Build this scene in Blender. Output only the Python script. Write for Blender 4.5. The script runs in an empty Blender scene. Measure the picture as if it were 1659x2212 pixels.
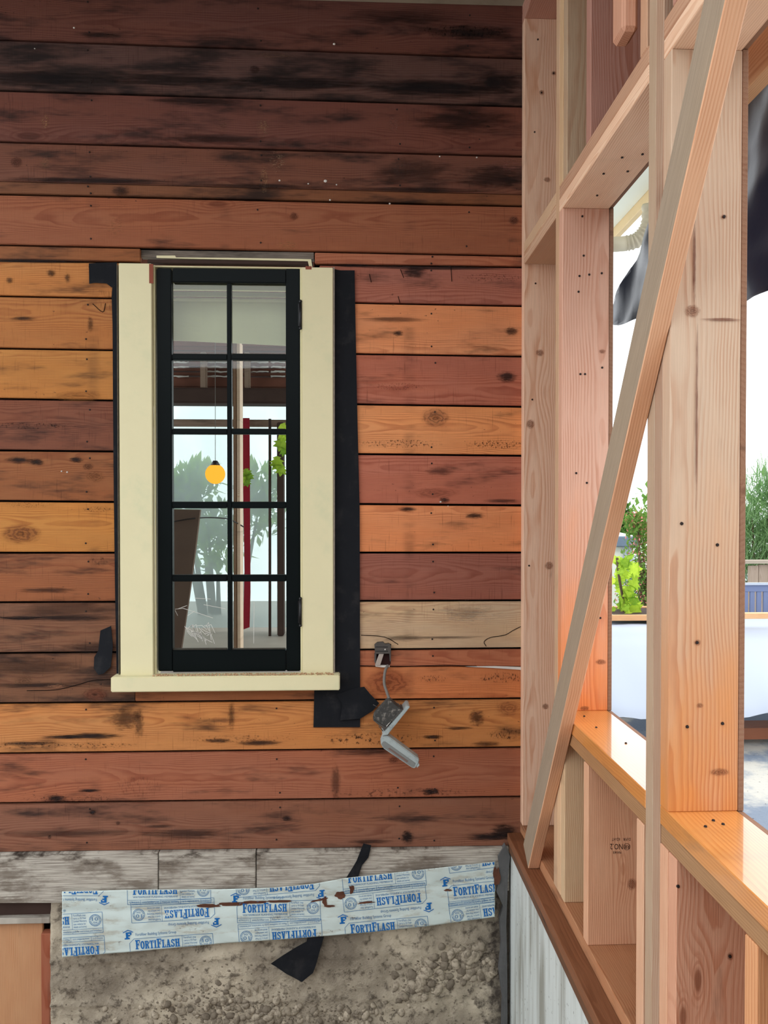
import bpy, bmesh, math, random
from mathutils import Vector, Matrix, noise as mnoise

random.seed(7)
S = bpy.context.scene
COL = S.collection

# ------------------------------------------------------------------ camera, sky, exposure
F_PX, CXP, HORIZON = 1660.0, 829.5, 1110.0      # focal length in pixels of the 1659x2212 frame
EYE = 1.6
YAW, PITCH = math.radians(2.3), math.radians(0.8)
CYP = HORIZON + F_PX * math.tan(PITCH)
CP, SP = math.cos(PITCH), math.sin(PITCH)
CY, SY = math.cos(YAW), math.sin(YAW)
cam_data = bpy.data.cameras.new('camera')
cam = bpy.data.objects.new('camera', cam_data)
COL.objects.link(cam)
cam.location = (0, 0, EYE)
cam.rotation_euler = (math.pi / 2 - PITCH, 0, -YAW)
cam_data.sensor_width = 36.0
cam_data.lens = F_PX * 36.0 / 2212.0
cam_data.shift_y = (CYP - 1106.0) / 2212.0
cam_data.clip_start = 0.02
S.camera = cam

world = bpy.data.worlds.new('overcast_sky')
S.world = world
world.use_nodes = True
bg = world.node_tree.nodes['Background']
bg.inputs['Color'].default_value = (0.93, 0.965, 1.0, 1)
bg.inputs['Strength'].default_value = 1.0
S.view_settings.view_transform = 'Standard'
S.view_settings.look = 'None'
S.view_settings.gamma = 1.0
S.view_settings.use_curve_mapping = False
S.view_settings.exposure = 1.34
S.cycles.max_bounces, S.cycles.diffuse_bounces, S.cycles.glossy_bounces = 5, 3, 2
S.cycles.transparent_max_bounces, S.cycles.transmission_bounces = 8, 3

# ------------------------------------------------------------------ helpers
def lin(c):
    c = c / 255.0
    return c / 12.92 if c <= 0.04045 else ((c + 0.055) / 1.055) ** 2.4
def rgb(r, g, b, a=1.0):
    return (lin(r), lin(g), lin(b), a)
def direction(px, py):
    u, v = (px - CXP) / F_PX, -(py - CYP) / F_PX
    f, z = CP + v * SP, v * CP - SP
    return Vector((u * CY + f * SY, f * CY - u * SY, z))
def at_y(px, py, Y):
    d = direction(px, py); t = Y / d.y
    return Vector((d.x * t, Y, EYE + d.z * t))
def at_x(px, py, X):
    d = direction(px, py); t = X / d.x
    return Vector((X, d.y * t, EYE + d.z * t))
def at_z(px, py, Z):
    d = direction(px, py); t = (Z - EYE) / d.z
    return Vector((d.x * t, d.y * t, Z))

def tag(o, label, cat=None, group=None, kind=None):
    o['label'] = label
    if cat: o['category'] = cat
    if group: o['group'] = group
    if kind: o['kind'] = kind
    return o
def root(name, loc, label, cat, group=None, kind=None):
    o = bpy.data.objects.new(name, None)
    o.empty_display_size = 0.1
    COL.objects.link(o)
    o.location = loc
    return tag(o, label, cat, group, kind)
def world_mat(o):
    m = o.matrix_basis.copy()
    if o.parent:
        m = world_mat(o.parent) @ o.matrix_parent_inverse @ m
    return m
def link(name, mesh, mat, parent=None, color=None, matrix=None):
    o = bpy.data.objects.new(name, mesh)
    COL.objects.link(o)
    if mat is not None and len(mesh.materials) == 0:
        mesh.materials.append(mat)
    if matrix is not None:
        o.matrix_basis = matrix
    if parent is not None:
        o.parent = parent
        o.matrix_parent_inverse = world_mat(parent).inverted()
    if color is not None:
        o.color = color
    return o
def mesh_from(name, verts, faces, smooth=False):
    me = bpy.data.meshes.new(name)
    me.from_pydata([tuple(v) for v in verts], [], faces)
    me.validate(); me.update()
    if smooth:
        me.polygons.foreach_set('use_smooth', [True] * len(me.polygons))
    return me
def bm_mesh(name, bm, smooth=False):
    bmesh.ops.recalc_face_normals(bm, faces=bm.faces)
    me = bpy.data.meshes.new(name)
    bm.to_mesh(me); bm.free()
    if smooth:
        me.polygons.foreach_set('use_smooth', [True] * len(me.polygons))
    return me
_boxes = {}
def box_mesh(sx, sy, sz, bevel=0.0015):
    key = (round(sx, 4), round(sy, 4), round(sz, 4), bevel)
    if key in _boxes: return _boxes[key]
    bm = bmesh.new()
    bmesh.ops.create_cube(bm, size=1.0)
    bmesh.ops.scale(bm, vec=(sx, sy, sz), verts=bm.verts)
    if bevel:
        bmesh.ops.bevel(bm, geom=bm.edges[:], offset=min(bevel, .45 * min(sx, sy, sz)), segments=1, affect='EDGES')
    me = bm_mesh('box', bm)
    _boxes[key] = me
    return me
AX = {'x': Matrix(((1, 0, 0), (0, 1, 0), (0, 0, 1))),
      'y': Matrix(((0, 0, 1), (1, 0, 0), (0, 1, 0))),
      'z': Matrix(((0, 1, 0), (0, 0, 1), (1, 0, 0)))}
def lumber(name, x0, x1, y0, y1, z0, z1, axis, mat, color, parent=None, bevel=0.0018):
    """an axis-aligned piece of timber, its local X running along the grain"""
    d = {'x': x1 - x0, 'y': y1 - y0, 'z': z1 - z0}
    order = {'x': 'xyz', 'y': 'yzx', 'z': 'zxy'}[axis]
    src = box_mesh(d[order[0]], d[order[1]], d[order[2]], bevel)
    me = src
    if me.materials and me.materials[0] != mat:
        me = src.copy(); me.materials.clear()
    m = Matrix.Translation(((x0 + x1) / 2, (y0 + y1) / 2, (z0 + z1) / 2)) @ AX[axis].to_4x4()
    return link(name, me, mat, parent, color, m)
def plate_quad(name, corners, thick, mat, color, parent=None, back=Vector((0, 1, 0)), bevel=0.002):
    """a plank whose front face is the quad tl, tr, br, bl; local X along its length"""
    tl, tr, br, bl = [Vector(c) for c in corners]
    c = (tl + tr + br + bl) / 4
    bm = bmesh.new()
    f = [bm.verts.new(p - c) for p in (tl, tr, br, bl)]
    b = [bm.verts.new(p - c + back * thick) for p in (tl, tr, br, bl)]
    bm.faces.new(f); bm.faces.new(b[::-1])
    for i in range(4):
        j = (i + 1) % 4
        bm.faces.new((f[i], b[i], b[j], f[j]))
    if bevel:
        bmesh.ops.bevel(bm, geom=bm.edges[:], offset=bevel, segments=2, affect='EDGES')
    # local X along the board, local Y up its width
    m = Matrix.Translation(c) @ Matrix(((1, 0, 0, 0), (0, 0, -1, 0), (0, 1, 0, 0), (0, 0, 0, 1)))
    bmesh.ops.transform(bm, matrix=Matrix(((1, 0, 0, 0), (0, 0, 1, 0), (0, -1, 0, 0), (0, 0, 0, 1))), verts=bm.verts)
    return link(name, bm_mesh(name, bm), mat, parent, color, m)
def sheet(name, pts, thick, mat, parent=None, color=None, back=Vector((0, 1, 0)), cuts=0, wob=0.0, seed=0, freq=9.0, smooth=False):
    """a thin sheet with an outline of 3-D points, optionally cut up and crumpled"""
    pts = [Vector(p) for p in pts]
    c = sum(pts, Vector()) / len(pts)
    bm = bmesh.new()
    vs = [bm.verts.new(p - c) for p in pts]
    bm.faces.new(vs)
    if cuts:
        lo = [min(p[i] for p in pts) - c[i] for i in range(3)]
        hi = [max(p[i] for p in pts) - c[i] for i in range(3)]
        ax = sorted(range(3), key=lambda i: hi[i] - lo[i])[1:]
        for a in ax:
            n = Vector((0, 0, 0)); n[a] = 1
            for k in range(1, cuts):
                q = Vector((0, 0, 0)); q[a] = lo[a] + (hi[a] - lo[a]) * k / cuts
                bmesh.ops.bisect_plane(bm, geom=bm.verts[:] + bm.edges[:] + bm.faces[:], plane_co=q, plane_no=n)
        for v in bm.verts:
            v.co += back * wob * (mnoise.noise(v.co * freq + Vector((seed, 1, 2))) + .5 * mnoise.noise(v.co * freq * 2.6 + Vector((seed, 5, 2))))
    r = bmesh.ops.extrude_face_region(bm, geom=bm.faces[:])
    for v in r['geom']:
        if isinstance(v, bmesh.types.BMVert): v.co += back * thick
    return link(name, bm_mesh(name, bm, smooth), mat, parent, color, Matrix.Translation(c))
def tube_mesh(name, pts, rad, seg=8):
    pts = [Vector(p) for p in pts]
    vs, fs = [], []
    n = len(pts)
    prev = None
    for i, p in enumerate(pts):
        t = (pts[min(i + 1, n - 1)] - pts[max(i - 1, 0)]).normalized()
        if prev is None:
            a = t.cross(Vector((0, 0, 1)))
            if a.length < .1: a = t.cross(Vector((1, 0, 0)))
        else:
            a = prev - t * prev.dot(t)
        a.normalize(); prev = a
        b = t.cross(a)
        r = rad[i] if isinstance(rad, (list, tuple)) else rad
        for k in range(seg):
            an = 2 * math.pi * k / seg
            vs.append(p + (a * math.cos(an) + b * math.sin(an)) * r)
    for i in range(n - 1):
        for k in range(seg):
            k2 = (k + 1) % seg
            fs.append((i * seg + k, i * seg + k2, (i + 1) * seg + k2, (i + 1) * seg + k))
    fs.append(tuple(range(seg))[::-1]); fs.append(tuple((n - 1) * seg + k for k in range(seg)))
    return mesh_from(name, vs, fs, True)
def bez(pts, n=16):
    """Catmull-Rom through the points"""
    P = [Vector(p) for p in pts]
    P = [P[0] * 2 - P[1]] + P + [P[-1] * 2 - P[-2]]
    out = []
    for i in range(1, len(P) - 2):
        for k in range(n):
            t = k / n
            out.append(.5 * (2 * P[i] + (P[i + 1] - P[i - 1]) * t + (2 * P[i - 1] - 5 * P[i] + 4 * P[i + 1] - P[i + 2]) * t * t
                             + (3 * P[i] - P[i - 1] - 3 * P[i + 1] + P[i + 2]) * t ** 3))
    out.append(P[-2])
    return out

# ------------------------------------------------------------------ materials
class NT:
    def __init__(self, name):
        self.m = bpy.data.materials.new(name)
        self.m.use_nodes = True
        self.t = self.m.node_tree
        self.t.nodes.clear()
        self.out = self.t.nodes.new('ShaderNodeOutputMaterial')
    def n(self, kind, **ins):
        nd = self.t.nodes.new(kind)
        for k, v in ins.items():
            if k.startswith('_'):
                setattr(nd, k[1:], v)
            else:
                self.set(nd, k, v)
        return nd
    def set(self, nd, k, v):
        key = k.replace('__', ' ')
        s = nd.inputs[int(key[1:])] if key[0] == 'i' and key[1:].isdigit() else nd.inputs[key]
        if isinstance(v, bpy.types.NodeSocket): self.t.links.new(v, s)
        elif isinstance(v, bpy.types.Node): self.t.links.new(v.outputs[0], s)
        else: s.default_value = v
    def math(self, op, a, b=0.0, c=0.0, clamp=False):
        return self.n('ShaderNodeMath', _operation=op, _use_clamp=clamp, i0=a, i1=b, i2=c).outputs[0]
    def vec(self, x, y, z):
        return self.n('ShaderNodeCombineXYZ', i0=x, i1=y, i2=z).outputs[0]
    def noise(self, v, scale=1.0, detail=2.0, rough=.5, dist=0.0):
        return self.n('ShaderNodeTexNoise', Vector=v, Scale=scale, Detail=detail, Roughness=rough, Distortion=dist).outputs[0]
    def ramp(self, f, lo, hi, a=0.0, b=1.0):
        return self.n('ShaderNodeMapRange', _interpolation_type='SMOOTHSTEP', i0=f, i1=lo, i2=hi, i3=a, i4=b).outputs[0]
    def mix(self, f, a, b, mode='MIX'):
        nd = self.t.nodes.new('ShaderNodeMix'); nd.data_type = 'RGBA'; nd.blend_type = mode
        for s, v in ((nd.inputs[0], f), (nd.inputs[6], a), (nd.inputs[7], b)):
            if isinstance(v, bpy.types.NodeSocket): self.t.links.new(v, s)
            else: s.default_value = v
        return nd.outputs[2]
    def bsdf(self, color, rough=.6, spec=.3, normal=None, **kw):
        b = self.n('ShaderNodeBsdfPrincipled')
        self.set(b, 'Base Color', color); self.set(b, 'Roughness', rough); self.set(b, 'Specular IOR Level', spec)
        for k, v in kw.items(): self.set(b, k, v)
        if normal is not None: self.set(b, 'Normal', normal)
        self.t.links.new(b.outputs[0], self.out.inputs[0])
        return b
    def bump(self, h, strength=.5, dist=.002):
        return self.n('ShaderNodeBump', Height=h, Strength=strength, Distance=dist).outputs[0]

def wood(name, freq=230, ring=.4, fiber=.25, knot=1.0, knot_scale=(1.5, 5.0), stain=(12, 10, 12), vary=.5,
         saw=0.0, rough=.65, spec=.25, late=(.72, .55, .46), nails=0.0, foot_glow=None, coat=0.0, warm=(1.10, .97, .80), bump=.35, pith=.07):
    """sawn timber: annual rings cut by the board's faces, knots that bend them, fibre, stains; colour from the object"""
    N = NT(name)
    info = N.n('ShaderNodeObjectInfo')
    base, alpha, rnd = info.outputs['Color'], info.outputs['Alpha'], info.outputs['Random']
    co = N.n('ShaderNodeTexCoord').outputs['Object']
    sep = N.n('ShaderNodeSeparateXYZ', i0=co)
    x, y, z = sep.outputs
    off = N.math('MULTIPLY', rnd, 53.0)
    r2 = N.math('FRACT', N.math('MULTIPLY', rnd, 7.31))
    xo = N.math('ADD', x, off)
    v = N.n('ShaderNodeTexVoronoi', _feature='F1', Vector=N.vec(N.math('MULTIPLY', xo, knot_scale[0]), N.math('MULTIPLY_ADD', y, knot_scale[1], off), N.math('MULTIPLY', z, 2.0)), Scale=1.0, Randomness=1.0)
    kd = v.outputs['Distance']
    bend = N.ramp(kd, .30, .0, 0.0, .012 * knot)
    warp = N.noise(N.vec(N.math('MULTIPLY', xo, 1.1), N.math('MULTIPLY', y, 5.0), N.math('MULTIPLY', z, 5.0)), 1.0, 2.0)
    warp2 = N.noise(N.vec(N.math('MULTIPLY', xo, 7.0), N.math('MULTIPLY', y, 22.0), N.math('MULTIPLY', z, 22.0)), 1.0, 2.0)
    py = N.math('ADD', y, N.math('MULTIPLY', N.math('SUBTRACT', rnd, .5), .16))
    pz = N.math('ADD', z, N.math('MULTIPLY_ADD', r2, .06, pith))
    rad = N.math('SQRT', N.math('ADD', N.math('MULTIPLY', py, py), N.math('MULTIPLY', pz, pz)))
    rad = N.math('ADD', rad, N.math('MULTIPLY', warp, .05))
    rad = N.math('ADD', rad, N.math('MULTIPLY', warp2, .006))
    rad = N.math('ADD', rad, bend)
    fr = N.math('FRACT', N.math('MULTIPLY', rad, freq))
    band = N.math('MULTIPLY', N.ramp(fr, .25, .86), N.ramp(fr, 1.0, .9))
    fib = N.noise(N.vec(N.math('MULTIPLY', xo, 9.0), N.math('MULTIPLY', y, 420.0), N.math('MULTIPLY', z, 420.0)), 1.0, 3.0, .6)
    broad = N.noise(N.vec(N.math('MULTIPLY', xo, 1.3), N.math('MULTIPLY', y, 6.0), off), 1.0, 3.0, .55)
    hue = N.mix(N.math('MULTIPLY', N.ramp(broad, .35, .68), vary), base, N.mix(1.0, base, (*warm, 1), 'MULTIPLY'))
    dark = N.mix(1.0, base, (*late, 1), 'MULTIPLY')
    c = N.mix(N.math('MULTIPLY', band, N.math('MULTIPLY', N.ramp(warp2, .25, .7, .35, 1.0), ring * 1.6), clamp=True), hue, dark)
    c = N.mix(1.0, c, N.n('ShaderNodeCombineColor', i0=N.math('MULTIPLY_ADD', fib, fiber * 2, 1 - fiber), i1=N.math('MULTIPLY_ADD', fib, fiber * 2, 1 - fiber), i2=N.math('MULTIPLY_ADD', fib, fiber * 2, 1 - fiber)).outputs[0], 'MULTIPLY')
    core = N.ramp(kd, .075, .035)
    ringk = N.math('MULTIPLY', N.ramp(N.math('SINE', N.math('MULTIPLY', kd, 170.0)), -.2, .8), N.ramp(kd, .16, .06))
    c = N.mix(N.math('MULTIPLY', ringk, .45 * knot), c, N.mix(1.0, base, (.6, .38, .28, 1), 'MULTIPLY'))
    c = N.mix(N.math('MULTIPLY', core, min(1.0, .8 * knot)), c, N.mix(1.0, base, (.36, .24, .19, 1), 'MULTIPLY'))
    # weather stains: long dark smears, sized by the object's alpha
    st = N.noise(N.vec(N.math('MULTIPLY', xo, 3.2), N.math('MULTIPLY', y, 15.0), off), 1.0, 4.0, .62)
    stm = N.ramp(N.math('MULTIPLY_ADD', alpha, .38, st), .66, .92)
    if nails:
        pos = N.n('ShaderNodeNewGeometry').outputs['Position']
        ps = N.n('ShaderNodeSeparateXYZ', i0=pos)
        for cx in (.205, -.93, -.46):
            dx = N.math('ABSOLUTE', N.math('SUBTRACT', ps.outputs[0], cx))
            stm = N.math('MAXIMUM', stm, N.math('MULTIPLY', N.math('MULTIPLY', N.ramp(dx, .035, .004), N.ramp(st, .42, .7)), nails))
    c = N.mix(N.math('MULTIPLY', stm, .86), c, rgb(*stain))
    h = fib
    if saw:
        sw = N.noise(N.vec(N.math('MULTIPLY', xo, 190.0), N.math('MULTIPLY', y, 9.0), 0.0), 1.0, 2.0)
        swm = N.ramp(N.noise(N.vec(N.math('MULTIPLY', xo, 4.0), N.math('MULTIPLY', y, 8.0), off), 1.0, 2.0), .42, .62)
        tick = N.math('MULTIPLY', N.ramp(sw, .60, .74), swm)
        c = N.mix(N.math('MULTIPLY', tick, saw), c, N.mix(1.0, c, (.42, .36, .34, 1), 'MULTIPLY'))
        speck = N.ramp(N.noise(N.vec(N.math('MULTIPLY', xo, 70.0), N.math('MULTIPLY', y, 110.0), off), 1.0, 2.0), .70, .78)
        c = N.mix(N.math('MULTIPLY', N.math('MULTIPLY', speck, N.ramp(broad, .45, .65)), .8), c, rgb(30, 22, 20))
        h = N.math('SUBTRACT', h, N.math('MULTIPLY', sw, .6))
    if foot_glow:
        # orange light painted into the colour at one end, with an uneven edge
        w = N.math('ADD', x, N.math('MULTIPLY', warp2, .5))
        wm = N.ramp(w, foot_glow[0], foot_glow[1])
        c = N.mix(N.math('MULTIPLY', wm, foot_glow[2]), c, N.mix(1.0, c, (1.12, .60, .22, 1), 'MULTIPLY'))
    b = N.bsdf(c, rough, spec, N.bump(h, bump, .0025))
    if coat:
        N.set(b, 'Coat Weight', coat); N.set(b, 'Coat Roughness', .06)
    return N.m

M = {}
M['siding'] = wood('old_siding_wood', freq=260, ring=.42, fiber=.22, knot=.8, knot_scale=(1.3, 4.2), vary=.75, saw=.5, rough=.7, late=(.62, .42, .36), nails=.45, bump=.5, pith=.05)
M['fir'] = wood('new_fir', freq=200, ring=.52, fiber=.14, knot=1.0, knot_scale=(2.2, 7.0), stain=(70, 45, 35), vary=.3, rough=.6, late=(.78, .58, .48), warm=(1.05, .97, .88))
M['fir_wet_sill'] = wood('rain_wet_fir', freq=170, ring=.5, fiber=.12, knot=.6, stain=(80, 60, 50), vary=.3, rough=.3, spec=.5, late=(.8, .6, .4), warm=(1.05, .95, .8), bump=.08, coat=1.0)
M['fir_jamb'] = wood('fir_with_glow_foot', freq=200, ring=.5, fiber=.14, knot=.8, knot_scale=(2.2, 7.0), stain=(70, 45, 35), vary=.25, rough=.5, late=(.78, .58, .48), warm=(1.05, .97, .88), foot_glow=(.25, -.62, 1.0))  # orange glow at the jamb feet is painted into the colour
M['gray'] = wood('weathered_grey_wood', freq=260, ring=.4, fiber=.35, knot=.6, stain=(60, 55, 50), vary=.3, rough=.8, late=(.72, .68, .62), warm=(1.05, 1.0, .9))
M['treated'] = wood('treated_plate_wood', freq=200, ring=.35, fiber=.3, knot=.4, stain=(40, 24, 16), vary=.5, rough=.6, late=(.6, .48, .4), warm=(1.1, .9, .7))
M['plywood'] = wood('sheathing_plywood', freq=90, ring=.25, fiber=.2, knot=.5, vary=.4, stain=(60, 40, 30), rough=.7)

def plain(name, color, rough=.6, spec=.3, var=.12, vscale=8.0, bump=0.0, bscale=60.0, dirt=None, dirt_amt=.5, dirt_scale=5.0, **kw):
    N = NT(name)
    co = N.n('ShaderNodeTexCoord').outputs['Object']
    a = N.noise(co, vscale, 4.0)
    c = N.mix(a, tuple(min(1, k * (1 - var)) for k in color[:3]) + (1,), tuple(min(1, k * (1 + var)) for k in color[:3]) + (1,))
    if dirt:
        d = N.ramp(N.noise(co, dirt_scale, 6.0, .65), .5, .72)
        c = N.mix(N.math('MULTIPLY', d, dirt_amt), c, rgb(*dirt))
    nrm = N.bump(N.noise(co, bscale, 4.0, .6), bump, .004) if bump else None
    N.bsdf(c, rough, spec, nrm, **kw)
    return N.m
M['cream'] = plain('cream_paint', rgb(226, 218, 178), .55, .3, .05, 6, .12, 90, dirt=(205, 208, 170), dirt_amt=.6, dirt_scale=3.5)
M['cream_edge'] = plain('worn_paint_edge', rgb(150, 140, 128), .8, .2, .4, 60, .4, 150)
M['sash'] = plain('dark_green_sash_paint', rgb(10, 17, 18), .4, .1, .25, 5, .08, 120)
M['putty'] = plain('dusty_putty', rgb(70, 66, 58), .8, .2, .4, 40)
M['felt'] = plain('black_building_felt', rgb(28, 30, 34), .85, .12, .25, 9, .25, 80, dirt=(60, 58, 58), dirt_amt=.35, dirt_scale=14)
M['iron'] = plain('black_iron', rgb(20, 20, 22), .4, .5, .2, 40, .3, 120)
M['nail'] = plain('rusty_nail_head', rgb(38, 28, 26), .7, .3, .3, 200)
M['cavity'] = plain('dark_cavity', rgb(20, 14, 12), .9, .1)
M['sawdust'] = plain('sawdust_grit', rgb(196, 160, 124), .9, .1, .45, 160, .8, 220)
M['blue_ink'] = plain('blue_print_ink', rgb(20, 104, 176), .5, .3, .06)
M['blue_fine'] = plain('fine_blue_print_ink', rgb(72, 122, 168), .5, .3, .06)
M['black_ink'] = plain('black_stamp_ink', rgb(38, 26, 24), .8, .1)
M['gray_plastic'] = plain('pale_grey_plastic', rgb(168, 180, 180), .45, .4, .08, 20, dirt=(90, 90, 88), dirt_amt=.5, dirt_scale=30)
M['gray_plastic_in'] = plain('grey_plastic_inside', rgb(128, 132, 130), .5, .4, .12, 30)
M['dark_box'] = plain('gritty_box_plastic', rgb(66, 66, 64), .8, .3, .3, 60, .6, 160, dirt=(170, 165, 155), dirt_amt=.7, dirt_scale=70)
M['bracket'] = plain('dusty_grey_bracket', rgb(76, 72, 68), .6, .4, .3, 40)
M['cable'] = plain('dusty_cable', rgb(116, 112, 106), .7, .3, .2, 60)
M['paper'] = plain('white_flake', rgb(215, 212, 205), .8, .2)
M['black_poly'] = plain('black_polythene', rgb(14, 26, 46), .32, .3, .2, 3, .2, 14)
M['white_tarp'] = plain('white_tarp', rgb(176, 184, 198), .5, .3, .02, 2, .2, 5)
M['soffit'] = plain('grey_painted_soffit', rgb(150, 140, 122), .8, .2, .12, 12, .3, 40, dirt=(96, 84, 70), dirt_amt=.5)
M['pink'] = plain('pink_blossom', rgb(225, 140, 130), .6, .2, .2, 3)
M['bark'] = plain('bark', rgb(96, 80, 64), .9, .1, .3, 20, .5, 40)
M['shed_white'] = plain('white_shed_paint', rgb(236, 240, 226), .6, .3, .03)
M['slate'] = plain('blue_grey_fascia', rgb(112, 128, 146), .6, .3, .08)
M['downspout'] = plain('cream_downspout', rgb(200, 190, 165), .5, .4, .06)
M['soil'] = plain('bare_soil', rgb(120, 104, 88), .95, .05, .3, 3, .5, 30)
M['lavender'] = plain('blue_grey_plastic', rgb(112, 124, 158), .5, .3, .05)
M['log'] = plain('brown_logs', rgb(120, 74, 58), .8, .2, .3, 7, .3, 30)
M['dark_beam'] = plain('dark_beam_wood', rgb(64, 48, 42), .8, .2, .3, 12, .3, 40)
M['red_strap'] = plain('red_webbing', rgb(150, 22, 44), .7, .2, .15, 60)
M['canvas'] = plain('cream_canvas', rgb(232, 226, 184), .8, .2, .10, 3)

def mark_mat(name, kind, strength=.9):
    """a stain, knot or rubbed patch with a ragged, fading outline on a thin disc of unit radius; colour from the object"""
    N = NT(name)
    info = N.n('ShaderNodeObjectInfo')
    co = N.n('ShaderNodeTexCoord').outputs['Object']
    s = N.n('ShaderNodeSeparateXYZ', i0=co)
    off = N.math('MULTIPLY', info.outputs['Random'], 91.0)
    r = N.math('SQRT', N.math('ADD', N.math('MULTIPLY', s.outputs[0], s.outputs[0]), N.math('MULTIPLY', s.outputs[1], s.outputs[1])))
    v = N.vec(N.math('MULTIPLY_ADD', s.outputs[0], 1.0, off), s.outputs[1], off)
    n1 = N.noise(v, 2.2, 5.0, .65)
    base = info.outputs['Color']
    if kind == 'knot':
        rr = N.math('ADD', r, N.math('MULTIPLY', N.noise(v, 1.6, 5.0, .6), 1.1))
        ringv = N.ramp(N.math('SINE', N.math('MULTIPLY', rr, 24.0)), -1.0, 1.0, .35, 1.0)
        c = N.mix(ringv, N.mix(1.0, base, (.45, .35, .3, 1), 'MULTIPLY'), base)
        c = N.mix(N.ramp(N.math('ADD', r, N.math('MULTIPLY', n1, .3)), .42, .28), c, N.mix(1.0, base, (.35, .28, .26, 1), 'MULTIPLY'))
        a = N.ramp(N.math('ADD', r, N.math('MULTIPLY', N.math('SUBTRACT', n1, .5), .6)), 1.0, .45)
        a = N.math('MULTIPLY', a, N.ramp(ringv, 0.0, 1.0, 1.0, .45))
    elif kind == 'ticks':
        t = N.noise(N.vec(N.math('MULTIPLY_ADD', s.outputs[0], 26.0, off), N.math('MULTIPLY', s.outputs[1], 2.6), off), 1.0, 3.0, .6)
        c = base
        a = N.math('MULTIPLY', N.ramp(t, .52, .66), N.ramp(r, 1.0, .55))
    elif kind == 'rub':
        t = N.noise(N.vec(N.math('MULTIPLY_ADD', s.outputs[0], 3.0, off), N.math('MULTIPLY', s.outputs[1], 12.0), off), 1.0, 4.0, .7)
        c = base
        a = N.math('MULTIPLY', N.ramp(t, .48, .62), N.ramp(r, 1.0, .3))
    else:
        t = N.noise(N.vec(N.math('MULTIPLY_ADD', s.outputs[0], 1.5, off), N.math('MULTIPLY', s.outputs[1], 3.0), off), 1.6, 5.0, .65)
        c = base
        a = N.math('MULTIPLY', N.ramp(N.math('ADD', r, N.math('MULTIPLY', N.math('SUBTRACT', t, .5), 1.6)), .95, .2), 1.0)
        a = N.math('MULTIPLY', a, N.ramp(r, 1.0, .8))
    a = N.math('MULTIPLY', a, N.math('MULTIPLY', info.outputs['Alpha'], strength), clamp=True)
    bs = N.n('ShaderNodeBsdfPrincipled', Roughness=.75); N.set(bs, 'Base Color', c); N.set(bs, 'Specular IOR Level', .2)
    tr = N.n('ShaderNodeBsdfTransparent')
    mx = N.n('ShaderNodeMixShader', i0=a, i1=tr.outputs[0], i2=bs.outputs[0])
    N.t.links.new(mx.outputs[0], N.out.inputs[0])
    return N.m
for k in ('knot', 'ticks', 'rub', 'stain'): M['mark_' + k] = mark_mat('wood_' + k, k)
def leafy(name, col, t=.5):
    N = NT(name)
    co = N.n('ShaderNodeTexCoord').outputs['Object']
    info = N.n('ShaderNodeObjectInfo')
    c = N.mix(N.math('MULTIPLY_ADD', info.outputs['Random'], .9, N.math('SUBTRACT', N.noise(co, 3.0, 3.0), .4)), tuple(k * .55 for k in col[:3]) + (1,), (min(1, col[0] * 1.9), min(1, col[1] * 1.25), col[2] * 1.3, 1))
    d = N.n('ShaderNodeBsdfDiffuse', Color=c); l = N.n('ShaderNodeBsdfTranslucent', Color=c)
    mx = N.n('ShaderNodeMixShader', i0=t, i1=d.outputs[0], i2=l.outputs[0])
    N.t.links.new(mx.outputs[0], N.out.inputs[0])
    return N.m
M['leaf'] = leafy('bright_leaf', rgb(150, 205, 70), .55); M['shrub'] = leafy('shrub_leaf', rgb(110, 165, 80)); M['pine'] = leafy('pine_needles', rgb(120, 172, 118))

def emit_lamp():
    N = NT('warm_lamp_globe')
    e = N.n('ShaderNodeEmission', Color=(1.0, .40, .035, 1), Strength=.62)
    N.t.links.new(e.outputs[0], N.out.inputs[0])
    return N.m
M['lamp'] = emit_lamp()
def glass():
    N = NT('old_window_glass')
    fr = N.n('ShaderNodeFresnel', IOR=1.5)
    co = N.n('ShaderNodeTexCoord').outputs['Object']
    nb = N.bump(N.noise(co, 5.0, 1.0), .04, .01)
    tr = N.n('ShaderNodeBsdfTransparent', Color=(.93, .96, .94, 1))
    gl = N.n('ShaderNodeBsdfGlossy', Roughness=.02, Normal=nb)
    mx = N.n('ShaderNodeMixShader', i0=fr.outputs[0], i1=tr.outputs[0], i2=gl.outputs[0])
    N.t.links.new(mx.outputs[0], N.out.inputs[0])
    return N.m
M['glass'] = glass()
def poly_sheet():
    N = NT('milky_plastic_sheet')
    co = N.n('ShaderNodeTexCoord').outputs['Object']
    a = N.noise(co, 3.0, 3.0)
    tl = N.n('ShaderNodeBsdfTranslucent', Color=(.42, .49, .50, 1))
    tr = N.n('ShaderNodeBsdfTransparent', Color=(.80, .88, .88, 1))
    df = N.n('ShaderNodeBsdfDiffuse', Color=(.6, .68, .68, 1))
    m1 = N.n('ShaderNodeMixShader', i0=.25, i1=tl.outputs[0], i2=df.outputs[0])
    m2 = N.n('ShaderNodeMixShader', i0=N.ramp(a, .3, .7, .36, .52), i1=m1.outputs[0], i2=tr.outputs[0])
    N.t.links.new(m2.outputs[0], N.out.inputs[0])
    return N.m
M['poly'] = poly_sheet()

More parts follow.
